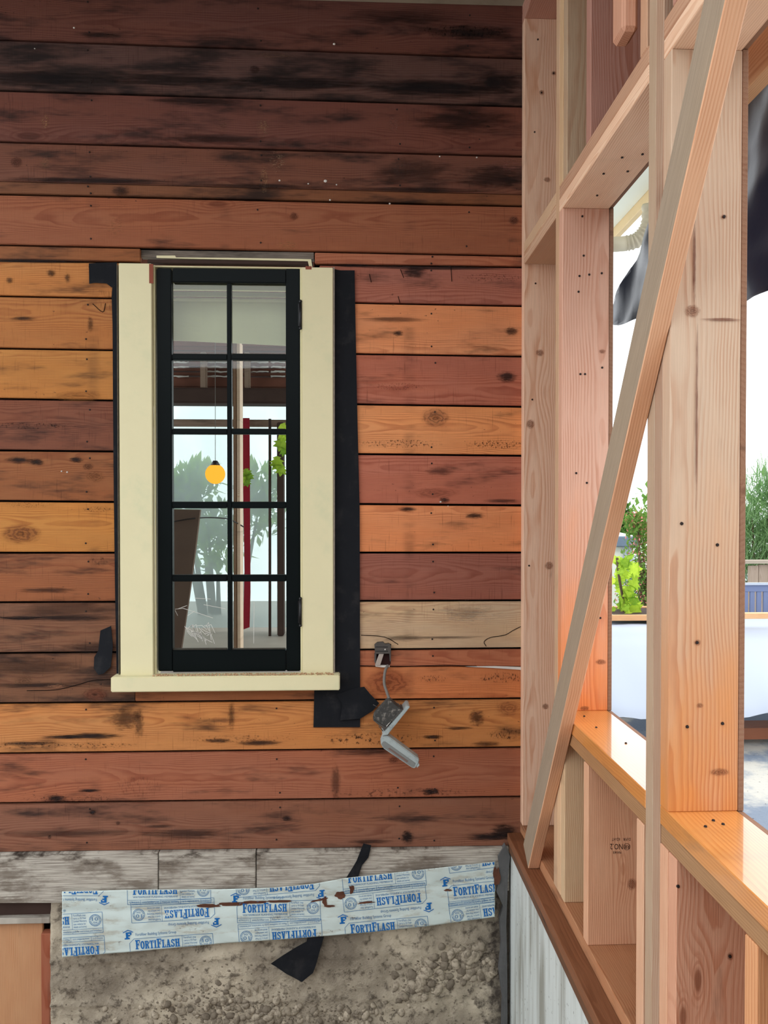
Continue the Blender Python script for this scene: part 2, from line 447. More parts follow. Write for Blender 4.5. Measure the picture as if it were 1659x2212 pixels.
def concrete():
    N = NT('old_rough_concrete')
    co = N.n('ShaderNodeTexCoord').outputs['Object']
    a = N.noise(co, 3.0, 5.0, .6); b = N.noise(co, 26.0, 6.0, .7); d = N.noise(co, 120.0, 4.0, .7)
    c = N.mix(N.ramp(a, .3, .7), rgb(132, 122, 108), rgb(204, 192, 170))
    c = N.mix(N.math('MULTIPLY', N.ramp(b, .49, .66), .8), c, rgb(74, 65, 56))
    c = N.mix(N.math('MULTIPLY', N.ramp(d, .55, .8), .4), c, rgb(200, 192, 176))
    x = N.n('ShaderNodeSeparateXYZ', i0=co)
    # tar smeared in the corner beside the new footing
    tar = N.math('MULTIPLY', N.ramp(N.math('MULTIPLY_ADD', b, .35, x.outputs[0]), .60, .74), .8)
    c = N.mix(tar, c, rgb(62, 56, 52))
    h = N.math('ADD', N.math('MULTIPLY', b, 1.0), N.math('MULTIPLY', d, .5))
    N.bsdf(c, .9, .1, N.bump(h, .9, .008))
    return N.m
M['concrete'] = concrete()
def pebble_mat():
    N = NT('river_pebble')
    co = N.n('ShaderNodeTexCoord').outputs['Object']
    rnd = N.n('ShaderNodeObjectInfo').outputs['Random']
    pos = N.n('ShaderNodeNewGeometry').outputs['Position']
    c = N.mix(rnd, rgb(122, 112, 98), rgb(190, 178, 158))
    c = N.mix(N.math('MULTIPLY', N.ramp(N.noise(pos, 70.0, 5.0, .7), .42, .66), .7), c, rgb(92, 82, 70))
    N.bsdf(c, .85, .15, N.bump(N.noise(pos, 260.0, 4.0, .7), .5, .003))
    return N.m
M['pebble'] = pebble_mat()
def white_footing():
    N = NT('whitewashed_new_concrete')
    co = N.n('ShaderNodeTexCoord').outputs['Object']
    s = N.n('ShaderNodeSeparateXYZ', i0=co)
    run = N.noise(N.vec(N.math('MULTIPLY', s.outputs[1], 9.0), N.math('MULTIPLY', s.outputs[1], 9.0), N.math('MULTIPLY', s.outputs[2], 1.2)), 1.0, 4.0, .6)
    c = N.mix(N.ramp(run, .42, .68), rgb(204, 210, 206), rgb(150, 150, 140))
    c = N.mix(N.math('MULTIPLY', N.ramp(N.noise(co, 60.0, 3.0), .66, .74), .6), c, rgb(80, 76, 70))
    N.bsdf(c, .8, .2, N.bump(N.noise(co, 40.0, 4.0), .3, .004))
    return N.m
M['footing'] = white_footing()
def whitewash():
    N = NT('peeling_white_beam')
    info = N.n('ShaderNodeObjectInfo')
    co = N.n('ShaderNodeTexCoord').outputs['Object']
    s = N.n('ShaderNodeSeparateXYZ', i0=co)
    x = N.math('MULTIPLY_ADD', info.outputs['Random'], 31.0, s.outputs[0])
    g = N.noise(N.vec(N.math('MULTIPLY', x, 7.0), 0.0, N.math('MULTIPLY', s.outputs[1], 260.0)), 1.0, 3.0)
    p = N.noise(N.vec(N.math('MULTIPLY', x, 5.0), 0.0, N.math('MULTIPLY', s.outputs[1], 14.0)), 1.0, 6.0, .66)
    c = N.mix(N.ramp(g, .35, .7), rgb(196, 190, 178), rgb(140, 132, 122))
    c = N.mix(N.math('MULTIPLY', N.ramp(p, .46, .62), .75), c, rgb(104, 92, 80))
    c = N.mix(N.math('MULTIPLY', N.ramp(N.math('MULTIPLY_ADD', s.outputs[1], 2.6, p), .70, .84), .9), c, rgb(40, 30, 26))
    N.bsdf(c, .85, .15, N.bump(N.math('ADD', g, p), .6, .003))
    return N.m
M['whitewash'] = whitewash()
def membrane_mat():
    N = NT('white_flashing_membrane')
    co = N.n('ShaderNodeTexCoord').outputs['Object']
    s = N.n('ShaderNodeSeparateXYZ', i0=co)
    a = N.noise(N.vec(N.math('MULTIPLY', s.outputs[0], 6.0), 0.0, N.math('MULTIPLY', s.outputs[2], 26.0)), 1.0, 6.0, .65)
    c = N.mix(N.math('MULTIPLY', N.ramp(a, .48, .70), .7), rgb(206, 220, 216), rgb(160, 148, 124))
    g = N.noise(co, 55.0, 4.0, .7)
    c = N.mix(N.math('MULTIPLY', N.math('MULTIPLY', N.ramp(g, .60, .68), N.ramp(a, .5, .6)), .8), c, rgb(70, 52, 42))
    N.bsdf(c, .42, .35, N.bump(N.noise(co, 14.0, 4.0), .35, .006))
    return N.m
M['membrane'] = membrane_mat()
def asphalt():
    N = NT('littered_asphalt')
    co = N.n('ShaderNodeTexCoord').outputs['Object']
    a = N.noise(co, 1.4, 6.0, .65); b = N.noise(co, 34.0, 4.0, .7)
    c = N.mix(N.ramp(a, .44, .58), rgb(128, 138, 152), rgb(196, 192, 182))
    c = N.mix(N.math('MULTIPLY', N.ramp(b, .62, .72), .8), c, rgb(70, 56, 44))
    N.bsdf(c, .9, .15, N.bump(b, .5, .01))
    return N.m
M['asphalt'] = asphalt()

# ------------------------------------------------------------------ setting: ground, ceiling, old plank wall
XI, XO, YS = 0.616, 0.756, 2.80                    # room face and outer face of the new studs, face of the old siding
def slab(name, x0, x1, y0, y1, z0, z1, mat, label, kind='structure', cat=None):
    o = lumber(name, x0, x1, y0, y1, z0, z1, 'x', mat, (1, 1, 1, 1), None, .004)
    return tag(o, label, cat, None, kind)
slab('floor', -4, .62, -4, 2.86, -.7, -.6, M['soil'], 'bare soil floor below the old plank wall', cat='floor')
slab('wall_sky_blocker', -7, 4.5, -5.3, -5.0, -.6, 3.6, M['dark_beam'], 'unseen dark timber wall added behind the camera to hold back sky light', cat='wall')  # added out of view to cut sky reflections in sash and glass
slab('ground', .70, 26, -6, 30, -.12, -.02, M['asphalt'], 'grey littered asphalt yard outside the new stud wall', cat='ground')

wall = root('wall_back', (0, YS, .36), 'old wall of stained horizontal wooden planks around the cream window', 'wall', kind='structure')
SEAM = [(-26, 22), (86, 126), (195.5, 230), (306.5, 338), (393, 422), (419.5, 445.5), (529, 553), (563, 577), (639.5, 661), (752.6, 770),
        (861.5, 878.7), (973, 984.6), (1082.5, 1092), (1194.5, 1194), (1301.6, 1297.4), (1411.5, 1400.7), (1520, 1509.5),
        (1628.5, 1615), (1736, 1721.6), (1843, 1829)]
def seam(i, px):
    a, b = SEAM[i]
    return a + (b - a) * px / 1128.0
def plank(i, x0, x1, col, stain=.35, gap=(2.0, 2.6), depth=0.0, top=None, bot=None):
    f0 = top or (lambda p: seam(i, p)); f1 = bot or (lambda p: seam(i + 1, p))
    Y = YS + depth
    q = [at_y(x0, f0(x0) + gap[0], Y), at_y(x1, f0(x1) + gap[0], Y), at_y(x1, f1(x1) - gap[1], Y), at_y(x0, f1(x0) - gap[1], Y)]
    o = plate_quad('plank', q, .019, M['siding'], rgb(*col, stain), wall)
    return o
L0, R1, WL, WR = -420, 1196, 292, 690
full = {0: ((106, 68, 60), .50), 1: ((96, 70, 64), .70), 2: ((112, 70, 60), .50), 3: ((116, 76, 62), .50), 4: ((128, 84, 58), .55), 5: ((152, 94, 66), .30),
        16: ((194, 132, 78), .48), 17: ((160, 100, 74), .36), 18: ((136, 92, 72), .42)}
for i, (c, s) in full.items():
    if i == 0: plank(0, L0, R1, c, s, top=lambda p: seam(0, p) - 40)
    elif i == 4: plank(4, L0, R1, c, s, gap=(-1.0, 2.6), depth=.004)
    else: plank(i, L0, R1, c, s)
left = {6: ((150, 96, 60), .5), 7: ((190, 128, 72), .35), 8: ((174, 116, 66), .3), 9: ((184, 126, 66), .28), 10: ((124, 76, 56), .42), 11: ((146, 92, 56), .5),
        12: ((188, 128, 64), .35), 13: ((146, 92, 60), .42), 14: ((124, 86, 64), .55), 15: ((116, 82, 62), .6)}
right = {6: ((172, 108, 80), .35), 7: ((166, 106, 90), .38), 8: ((218, 148, 104), .25), 9: ((178, 108, 86), .28), 10: ((222, 152, 100), .25), 11: ((178, 110, 90), .30),
         12: ((220, 144, 96), .2), 13: ((150, 94, 78), .26), 14: ((196, 172, 142), .3)}
for i, (c, s) in left.items(): plank(i, L0, 303 if i == 6 else WL, c, s, depth=.003 if i == 6 else 0)
for i, (c, s) in right.items(): plank(i, 680 if i == 6 else WR, R1, c, s, depth=.003 if i == 6 else 0)
crack = lambda p: 1439.0 if p < 860 else 1439.0 + (p - 860) * .004
plank(15, WR, R1, (172, 106, 76), .3, bot=crack, gap=(2, .8))
plank(15, WR, R1, (200, 126, 80), .32, top=crack, gap=(.8, 2.6), depth=.003)
plank(15, WL, WR, (150, 96, 62), .5, top=lambda p: 1478.0)
# pale splinter in the split plank beside the corner stud
sheet('splinter', [at_y(1006, 1440, 2.797), at_y(1070, 1439, 2.796), at_y(1126, 1441, 2.796), at_y(1126, 1447, 2.796), at_y(1066, 1443, 2.796)], .004, M['paper'], wall)
# black felt that closes the joints from behind, open at the window
bk = bmesh.new()
def quad_bm(bm, pts):
    bm.faces.new([bm.verts.new(p) for p in pts])
a, b = at_y(305, 556, 2.83), at_y(680, 1480, 2.83)
x0, x1, zt, zb = -2.2, .74, 3.6, .30
for (xa, xb, za, zc) in ((x0, a.x, zb, zt), (b.x, x1, zb, zt), (a.x, b.x, a.z, zt), (a.x, b.x, zb, b.z)):
    quad_bm(bk, [(xa, 2.826, za), (xb, 2.826, za), (xb, 2.826, zc), (xa, 2.826, zc)])
link('backing_felt', bm_mesh('backing_felt', bk), M['cavity'], wall)
# nail heads in the planks
nail_me = None
bm = bmesh.new(); bmesh.ops.create_cone(bm, segments=8, radius1=.0036, radius2=.0027, depth=.003, cap_ends=True)
nail_me = bm_mesh('nail', bm)
RX = Matrix.Rotation(math.pi / 2, 4, 'X')
nails = []
for (px, rows) in ((936, range(6, 19)), (190, range(7, 19)), (193, range(0, 6)), (600, (16, 17, 18)), (560, (0, 1, 2, 3, 5)), (1010, (0, 2, 5)), (860, (2, 3, 17, 18))):
    for i in rows:
        for t in (.16, .82):
            x = px + random.uniform(-5, 5)
            if random.random() < .12: continue
            y = seam(i, x) * (1 - t) + seam(i + 1, x) * t + random.uniform(-4, 4)
            nails.append((x, y))
for (x, y) in nails:
    p = at_y(x, y, YS - .001)
    link('nail', nail_me, M['nail'], wall, None, Matrix.Translation(p) @ RX)

# knots, stains, saw ticks and rubbed patches on the planks
bm = bmesh.new(); bmesh.ops.create_circle(bm, cap_ends=True, segments=28, radius=1.0)
disc_me = {k: None for k in ('knot', 'ticks', 'rub', 'stain')}
src_disc = bm_mesh('mark', bm)
PX = 2.8 / F_PX
def mark(kind, px, py, rx, ry, col, a=.9, Y=YS - .0016, ang=0.0, parent=None, name=None):
    if disc_me[kind] is None: disc_me[kind] = src_disc.copy(); disc_me[kind].materials.append(M['mark_' + kind])
    p = at_y(px, py, Y - random.uniform(0, .0009))
    k = Y / F_PX
    m = Matrix.Translation(p) @ Matrix.Rotation(math.pi / 2, 4, 'X') @ Matrix.Rotation(ang, 4, 'Z') @ Matrix.Diagonal((rx * k, ry * k, 1, 1))
    o = link(name or {'knot': 'knot', 'ticks': 'saw_marks', 'rub': 'rubbed_patch', 'stain': 'stain'}[kind], disc_me[kind], None, parent or wall, rgb(*col, a), m)
BLK = (26, 22, 24)
for (x, y, rx, ry, a) in ((60, 168, 190, 22, .8), (360, 172, 170, 20, .75), (640, 180, 190, 20, .8), (940, 190, 190, 26, .85), (1080, 178, 70, 30, .7), (210, 75, 60, 8, .7), (420, 218, 120, 12, .7), (470, 300, 150, 14, .6),
        (1000, 260, 140, 40, .55), (1060, 385, 90, 34, .6), (900, 372, 120, 40, .5), (200, 390, 220, 9, .85), (560, 402, 160, 7, .7), (900, 410, 200, 7, .7), (260, 412, 24, 14, .7), (880, 36, 160, 26, .4), (1020, 70, 110, 22, .7),
        (60, 563, 200, 7, .8), (940, 578, 220, 6, .8), (760, 574, 60, 5, .8), (110, 590, 12, 10, .7), (145, 600, 8, 14, .6), (20, 606, 10, 10, .6), (50, 688, 34, 6, .7), (195, 700, 8, 22, .5), (40, 994, 34, 9, .9), (78, 998, 22, 9, .9), (164, 993, 18, 8, .9),
        (100, 1275, 70, 8, .6), (150, 1335, 130, 9, .7), (40, 1335, 60, 6, .7), (90, 1480, 150, 8, .7), (200, 1400, 90, 16, .6), (60, 1440, 150, 26, .4), (150, 1315, 140, 30, .4), (140, 1592, 60, 6, .95), (200, 1590, 80, 9, .95), (60, 1606, 80, 6, .7),
        (270, 1550, 40, 34, .6), (120, 1725, 26, 10, .9), (192, 1708, 34, 5, .95), (200, 1755, 9, 7, .9), (560, 1605, 60, 8, .8), (470, 1600, 40, 6, .7), (1030, 1550, 22, 24, .6), (990, 1573, 40, 5, .7), (935, 1592, 28, 6, .9), (930, 1710, 26, 10, .9),
        (880, 1808, 18, 20, .9), (800, 1818, 60, 7, .5), (1060, 1808, 70, 12, .9), (1090, 1795, 40, 22, .8), (620, 1768, 14, 8, .8), (400, 1800, 120, 14, .6), (150, 1800, 190, 12, .5), (725, 1690, 14, 50, .45), (500, 1545, 10, 40, .5), (300, 1560, 14, 44, .5),
        (1095, 814, 28, 16, .8), (850, 690, 90, 8, .55), (895, 588, 34, 16, .8), (860, 720, 14, 8, .8), (1105, 716, 20, 12, .7), (880, 1100, 26, 6, .8), (1024, 1114, 28, 8, .8), (950, 1018, 40, 12, .5), (960, 1080, 14, 8, .8), (1085, 1082, 50, 6, .6),
        (870, 1378, 60, 9, .45), (960, 1377, 110, 4, .5), (790, 1625, 90, 10, .5), (1050, 1607, 40, 8, .6), (345, 1785, 40, 5, .6), (1010, 1325, 60, 18, .2)):
    mark('stain', x, y, rx, ry, BLK, a)
for (x, y, rx, ry, a) in ((860, 958, 110, 11, .8), (1075, 960, 80, 12, .9), (1085, 1464, 62, 14, .95), (935, 1466, 40, 10, .8), (800, 1596, 130, 15, .8), (1090, 1585, 44, 16, .9), (870, 1712, 190, 12, .5), (1000, 68, 120, 16, .7), (1060, 600, 90, 10, .6),
        (60, 1610, 160, 8, .7), (210, 1610, 100, 8, .6), (210, 1100, 40, 7, .8), (60, 1090, 60, 8, .6), (215, 1212, 26, 12, .7), (150, 1725, 120, 10, .6), (300, 1700, 60, 30, .3), (860, 835, 70, 10, .5), (230, 650, 30, 30, .4), (60, 920, 120, 9, .7), (520, 1596, 150, 10, .5)):
    mark('ticks', x, y, rx, ry, BLK, a)
for (x, y, rx, ry, c, a) in ((941, 902, 36, 24, (176, 120, 84), .9), (45, 1153, 46, 24, (150, 92, 56), .95), (205, 1500, 32, 17, (128, 74, 54), .9), (838, 1475, 60, 34, (150, 74, 48), .7), (190, 1008, 14, 9, (120, 76, 50), .9),
        (205, 1030, 24, 14, (150, 96, 60), .7), (635, 467, 11, 10, (110, 62, 44), .9), (1110, 476, 13, 11, (96, 60, 52), .9), (550, 150, 13, 11, (64, 44, 42), .9), (1065, 178, 20, 14, (60, 50, 56), .8), (35, 350, 14, 14, (96, 58, 46), .8),
        (170, 855, 60, 14, (176, 116, 62), .5), (850, 1642, 13, 9, (120, 66, 50), .8), (255, 1778, 6, 5, (84, 58, 48), .9), (107, 1808, 5, 5, (84, 58, 48), .9), (1100, 1530, 34, 20, (176, 106, 66), .6), (50, 1470, 24, 12, (120, 84, 62), .6), (940, 1065, 60, 14, (168, 98, 76), .5)):
    mark('knot', x, y, rx, ry, c, a)
for (x, y, rx, ry, c, a) in ((570, 390, 12, 36, (176, 136, 96), .7), (568, 275, 18, 26, (160, 120, 90), .7), (98, 262, 10, 20, (176, 132, 92), .8), (98, 352, 12, 16, (150, 116, 84), .7), (852, 268, 16, 26, (140, 96, 84), .7), (480, 270, 16, 22, (130, 96, 72), .5),
        (1100, 360, 42, 24, (150, 98, 88), .8), (600, 350, 24, 30, (150, 116, 92), .5), (590, 120, 60, 8, (130, 96, 72), .6), (120, 1482, 26, 5, (214, 150, 110), .8), (860, 360, 20, 30, (120, 88, 80), .6), (620, 530, 30, 14, (190, 140, 90), .5), (250, 490, 24, 30, (176, 120, 78), .4), (1015, 1325, 90, 34, (206, 186, 160), .5)):
    mark('rub', x, y, rx, ry, c, a)
fleck_me = None
bm = bmesh.new(); bmesh.ops.create_icosphere(bm, subdivisions=1, radius=.0042); fleck_me = bm_mesh('fleck', bm, True)
for (x, y, s_) in ((160, 60, 1), (722, 95, 1.3), (604, 390, 1), (703, 391, 1.7), (727, 399, .8), (666, 397, .8), (713, 432, 1), (842, 440, 1), (952, 1084, 1.1), (968, 1093, .6), (950, 338, .9), (1030, 340, .9), (75, 105, .6), (145, 1020, .9), (133, 1018, .8)):
    link('fleck', fleck_me, M['paper'], wall, None, Matrix.Translation(at_y(x, y, YS - .001)) @ Matrix.Diagonal((s_, .6, s_ * .8, 1)))
# drying checks, thin dark cracks
for P_ in ([(58, 1492), (120, 1490), (165, 1480), (200, 1470), (240, 1468)], [(0, 1333), (40, 1337), (85, 1334)], [(200, 656), (222, 674), (228, 655)], [(690, 1441), (760, 1438), (860, 1440), (960, 1437), (1030, 1439)], [(1128, 1352), (1108, 1362), (1090, 1372), (1060, 1377), (1046, 1386), (1050, 1396)],
           [(798, 592), (802, 610)], [(865, 582), (872, 600)], [(860, 640), (864, 655)], [(974, 575), (976, 608)], [(780, 1372), (830, 1376), (860, 1392)]):
    link('crack', tube_mesh('crack', bez([at_y(x, y, YS - .0008) for x, y in P_], 4), .0013, 5), M['cavity'], wall)

# soffit slab over the room, its grey underside shows at the top edge
ceil = slab('ceiling', -2.4, .74, .9, 2.80, 3.445, 3.50, M['soffit'], 'grey painted board ceiling above the old plank wall', cat='ceiling')

# ------------------------------------------------------------------ new stud wall on the right
frame = root('wall_right', (XI, 2.8, .36), 'new wall frame of fir studs with two open window holes', 'wall', kind='structure')
FIR = M['fir']
def fcol(r, g, b, a=.1):
    c = [lin(r) * .98, lin(g) * 1.0, lin(b) * .93]
    m = sum(c) / 3
    return tuple(v * .88 + m * .12 for v in c) + (a,)
def stud(y0, y1, z0, z1, col, mat=None, name='stud', x0=XI, x1=XO):
    return lumber(name, x0, x1, y0, y1, z0, z1, 'z', mat or FIR, fcol(*col, .1), frame)
PB, HB, HT, SB, ST, TP = .463, 2.500, 2.577, .939, 1.015, 3.38
PINK, TAN, ROSE = (206, 156, 132), (208, 170, 138), (190, 138, 122)
lumber('sole_plate', XI, XO, .60, 2.80, .426, PB, 'y', FIR, fcol(190, 132, 92, .4), frame)
lumber('mudsill', .567, .762, .60, 2.796, .394, .425, 'y', M['treated'], fcol(138, 88, 58, .4), frame)
lumber('mudsill', .571, .762, .60, 2.796, .360, .393, 'y', M['treated'], fcol(112, 76, 54, .4), frame)
lumber('top_plate', XI, XO, .60, 2.80, TP, TP + .038, 'y', FIR, fcol(*ROSE, .1), frame)
lumber('top_plate', XI, XO, .60, 2.80, TP + .039, TP + .077, 'y', FIR, fcol(*ROSE, .1), frame)
stud(2.762, 2.799, PB, TP, (236, 194, 168))                        # corner stud against the siding
stud(2.288, 2.326, PB, TP, TAN)                                    # king, far side
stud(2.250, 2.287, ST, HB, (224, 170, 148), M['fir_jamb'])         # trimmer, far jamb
stud(1.552, 1.590, PB, TP, (186, 158, 134))
stud(1.514, 1.551, PB, TP, (178, 144, 122))
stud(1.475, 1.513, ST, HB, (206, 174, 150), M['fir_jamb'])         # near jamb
for (y0, y1, c) in ((2.250, 2.287, (224, 184, 146)), (2.208, 2.246, (214, 182, 146)), (1.985, 2.023, (224, 170, 136)), (1.600, 1.640, (226, 176, 144)),
                    (1.475, 1.513, (224, 170, 138)), (1.434, 1.472, (220, 160, 130)), (1.140, 1.178, (222, 156, 106)), (.80, .838, TAN)):
    o = stud(y0, y1, PB, SB, c, name='cripple_stud')
    if y0 == 1.985: stamped = o
for (y0, y1, c) in ((2.250, 2.287, (214, 176, 136)), (2.205, 2.243, (190, 160, 132)), (1.985, 2.023, (180, 130, 118)), (1.602, 1.640, (206, 160, 130)),
                    (1.434, 1.472, ROSE), (1.140, 1.178, TAN), (.80, .838, TAN)):
    stud(y0, y1, HT, TP, c, name='cripple_stud')
stud(.762, .799, PB, TP, TAN); stud(.60, .638, PB, TP, TAN)
for (y0, y1) in ((1.591, 2.250), (.80, 1.475)):
    ya, yb = (y0, 2.287) if y0 > 1 else (y0, 1.513)
    lumber('header', XI, XO, ya, yb, HB, HB + .038, 'y', FIR, fcol(242, 198, 168, .1), frame)
    lumber('header', XI, XO, ya, yb, HB + .039, HT, 'y', FIR, fcol(196, 150, 122, .1), frame)
    lumber('window_sill_plate', XI, XO, ya, yb, ST - .038, ST, 'y', M['fir_wet_sill'], fcol(226, 146, 60, .25), frame)
    lumber('window_sill_plate', XI + .002, XO, ya, yb, SB, ST - .039, 'y', M['treated'], fcol(170, 126, 86, .25), frame)
lumber('blocking', XI, XO, 2.327, 2.761, HB, HB + .038, 'y', FIR, fcol(210, 170, 142, .1), frame)
lumber('blocking', XI, XO, 2.327, 2.761, HB + .039, HT, 'y', FIR, fcol(214, 178, 146, .1), frame)
lumber('blocking', .578, .614, 1.642, 1.71, 2.640, 3.3, 'z', FIR, fcol(206, 150, 124, .1), frame, .008)
for (y0, y1, z0, z1) in ((.6, 2.84, .33, ST - .002), (.6, 2.84, HB + .004, 3.46), (2.252, 2.84, ST - .001, HB + .003), (1.477, 1.588, ST - .001, HB + .003), (.6, .798, ST - .001, HB + .003)):
    lumber('sheathing_panel', XO + .001, XO + .013, y0, y1, z0, z1, 'y', M['plywood'], fcol(150, 108, 84, .2), frame, .001)
# nail and screw heads on the jambs, sills and soffit
for (px, py, Y) in ((1258, 467, 2.249), (1261, 552, 2.249), (1252, 596, 2.249), (1273, 593, 2.249), (1300, 590, 2.249), (1250, 630, 2.249), (1254, 808, 2.249), (1264, 808, 2.249), (1301, 794, 2.249),
                    (1245, 1022, 2.249), (1268, 1043, 2.249), (1297, 1335, 2.249), (1473, 1131, 1.474), (1550, 1177, 1.474), (1485, 1570, 1.474), (1561, 1563, 1.474), (1564, 468, 1.474), (1506, 1388, 1.474),
                    (1162, 85, 2.761), (1170, 200, 2.761), (1196, 158, 2.761), (1155, 285, 2.761), (1157, 612, 2.761), (1150, 863, 2.761), (1143, 1222, 2.761), (1577, 2066, 1.433), (1465, 1915, 1.433)):
    link('nail', nail_me, M['nail'], frame, None, Matrix.Translation(at_y(px, py, Y)) @ RX)
for (px, py) in ((1290, 422), (1344, 340), (1356, 370), (1304, 375), (1388, 333)):
    link('nail', nail_me, M['nail'], frame, None, Matrix.Translation(at_z(px, py, HB - .001)))
for (px, py) in ((1288, 1571), (1262, 1547), (1352, 1605), (1541, 1772), (1562, 1780), (1524, 1785)):
    link('nail', nail_me, M['nail'], frame, None, Matrix.Translation(at_z(px, py, ST + .001)))

for (px, py, Y, r, rz) in ((1166, 762, 2.7605, 11, 9), (1146, 916, 2.7605, 11, 12), (1186, 1222, 2.7605, 11, 11), (1178, 1526, 2.7605, 9, 8), (1196, 158, 2.7605, 6, 6), (1170, 200, 2.7605, 7, 7), (1182, 388, 2.7605, 9, 7),
                       (1301, 759, 2.2485, 9, 6), (1298, 1430, 2.2485, 14, 7), (1263, 1530, 2.2485, 12, 6), (1507, 1388, 1.4735, 9, 8), (1512, 1524, 1.4735, 9, 7), (1555, 1668, 1.4735, 26, 10), (1496, 672, 1.4735, 20, 16), (1564, 468, 1.4735, 8, 6), (1577, 2066, 1.4325, 8, 11), (1365, 1910, 1.9835, 12, 16)):
    mark('knot', px, py, r, rz, (150, 92, 64), .85, Y, parent=frame)
for (px, py, rx, ry) in ((1505, 900, 4, 260), (1560, 690, 56, 5), (1500, 560, 5, 140)):
    mark('stain', px, py, rx, ry, (120, 74, 58), .8, 1.4735, parent=frame)

# new concrete footing under it and the old concrete under the planks
o = lumber('wall_right_lower', .578, .80, .60, 2.84, -.6, .359, 'x', M['footing'], (1, 1, 1, 1), None, .004)
tag(o, 'white new concrete footing under the stud wall', 'wall', None, 'structure')

old = root('wall_back_lower', (-.2, YS, -.6), 'rough old concrete foundation with exposed river pebbles under the white membrane', 'wall', kind='structure')
def hit(px, py, Y=YS): return at_y(px, py, Y)
bm = bmesh.new()
NX, NZ = 190, 64
xa, xb, za, zb = hit(108, 2100).x, .60, -.62, .235
def conc_y(x, z):
    p = Vector((x * 6, 0, z * 6))
    h = .010 * mnoise.noise(p) + .007 * mnoise.noise(p * 3.1) + .004 * mnoise.noise(p * 9)
    for zl in (-.02, -.18):                                 # board-form lips
        h -= .006 * math.exp(-((z - zl - .004 * mnoise.noise(p * .7)) / .006) ** 2)
    return YS + .004 + h
grid = [[bm.verts.new((xa + (xb - xa) * i / NX, conc_y(xa + (xb - xa) * i / NX, za + (zb - za) * k / NZ), za + (zb - za) * k / NZ)) for i in range(NX + 1)] for k in range(NZ + 1)]
for k in range(NZ):
    for i in range(NX): bm.faces.new((grid[k][i], grid[k][i + 1], grid[k + 1][i + 1], grid[k + 1][i]))
rim = [e for e in bm.edges if e.is_boundary]
r = bmesh.ops.extrude_edge_only(bm, edges=rim)
for v in r['geom']:
    if isinstance(v, bmesh.types.BMVert): v.co.y = YS + .16
link('concrete_body', bm_mesh('concrete_body', bm, True), M['concrete'], old)
# pebbles
ico = []
for s in range(4):
    bm = bmesh.new(); bmesh.ops.create_icosphere(bm, subdivisions=2 if s < 3 else 1, radius=1.0)
    for v in bm.verts: v.co *= 1 + .22 * mnoise.noise(v.co * 1.3 + Vector((s * 7, 0, 0)))
    ico.append(bm_mesh('pebble', bm, True))
def pebble_spot():
    while True:
        k = random.random()
        if k < .42: px, py = random.gauss(470, 90), random.gauss(2185, 34)
        elif k < .62: px, py = random.gauss(700, 90), random.gauss(2195, 22)
        elif k < .86:
            t = random.random(); px, py = 860 + 150 * t + random.gauss(0, 22), 2150 - 95 * t + random.gauss(0, 20)
        else: px, py = random.gauss(1035, 24), random.gauss(2085, 26)
        if 125 < px < 1070 and 2040 < py < 2260: return px, py
for n in range(300):
    px, py = pebble_spot()
    p = hit(px, py); p.y = conc_y(p.x, p.z) + .001
    r = random.uniform(.006, .0145) * (1.25 if px > 860 else 1)
    m = Matrix.Translation(p) @ Matrix.Rotation(random.uniform(0, 6.28), 4, 'Y') @ Matrix.Diagonal((r * random.uniform(1, 1.6), r * .8, r, 1))
    link('pebble', ico[n % 3], M['pebble'], old, None, m)
vs, fs = [], []
base = ico[3]
for n in range(1500):
    px, py = pebble_spot() if random.random() < .8 else (random.uniform(130, 1060), random.uniform(2070, 2230))
    p = hit(px, py); p.y = conc_y(p.x, p.z) + .002
    r = random.uniform(.0022, .0055); k = len(vs)
    for v in base.vertices: vs.append(p + Vector((v.co.x * r * 1.3, v.co.y * r, v.co.z * r)))
    for f in base.polygons: fs.append(tuple(k + i for i in f.vertices))
g = link('gravel', mesh_from('gravel', vs, fs, True), M['pebble'], old); g['kind'] = 'stuff'

# whitewashed beam boards between the planks and the concrete
for (x0, x1, b0, b1) in ((-420, 341, 1953, 1950), (343, 552, 1945, 1940), (554, 1100, 1930, 1925)):
    q = [at_y(x0, seam(19, x0) + 2, 2.785), at_y(x1, seam(19, x1) + 2, 2.785), at_y(x1, b1, 2.785), at_y(x0, b0, 2.785)]
    link_o = plate_quad('beam_board', q, .09, M['whitewash'], (1, 1, 1, 1), old)
lumber('dark_backing', -2.2, .55, 2.97, 3.02, -.6, .38, 'x', M['cavity'], (1, 1, 1, 1), old)  # dark sheet added behind the gap to block the sky
lumber('gap_shade_strip', -1.8, hit(150, 1960).x, 2.83, 2.90, hit(0, 1990).z, hit(0, 1948).z, 'x', M['dark_beam'], (1, 1, 1, 1), old)  # dark strip standing in for the shade in the gap under the boards
lumber('grey_strip', -1.8, hit(106, 1960).x, 2.806, 2.86, hit(0, 1999).z, hit(0, 1986).z, 'x', M['whitewash'], (1, 1, 1, 1), old)
# grey mortar fillet in the corner beside the footing
pts = [(1076, 1850), (1092, 1826), (1102, 1850), (1097, 1900), (1094, 2000), (1096, 2120), (1097, 2440), (1080, 2440), (1086, 2160), (1079, 2100), (1084, 2040), (1080, 1985), (1088, 1960), (1072, 1925), (1080, 1890)]
sheet('mortar_fillet', [at_y(x, y, 2.775) for x, y in pts], .03, plain('dark_grey_mortar', rgb(92, 92, 92), .85, .2, .3, 20, .6, 70), old, cuts=8, wob=.004)

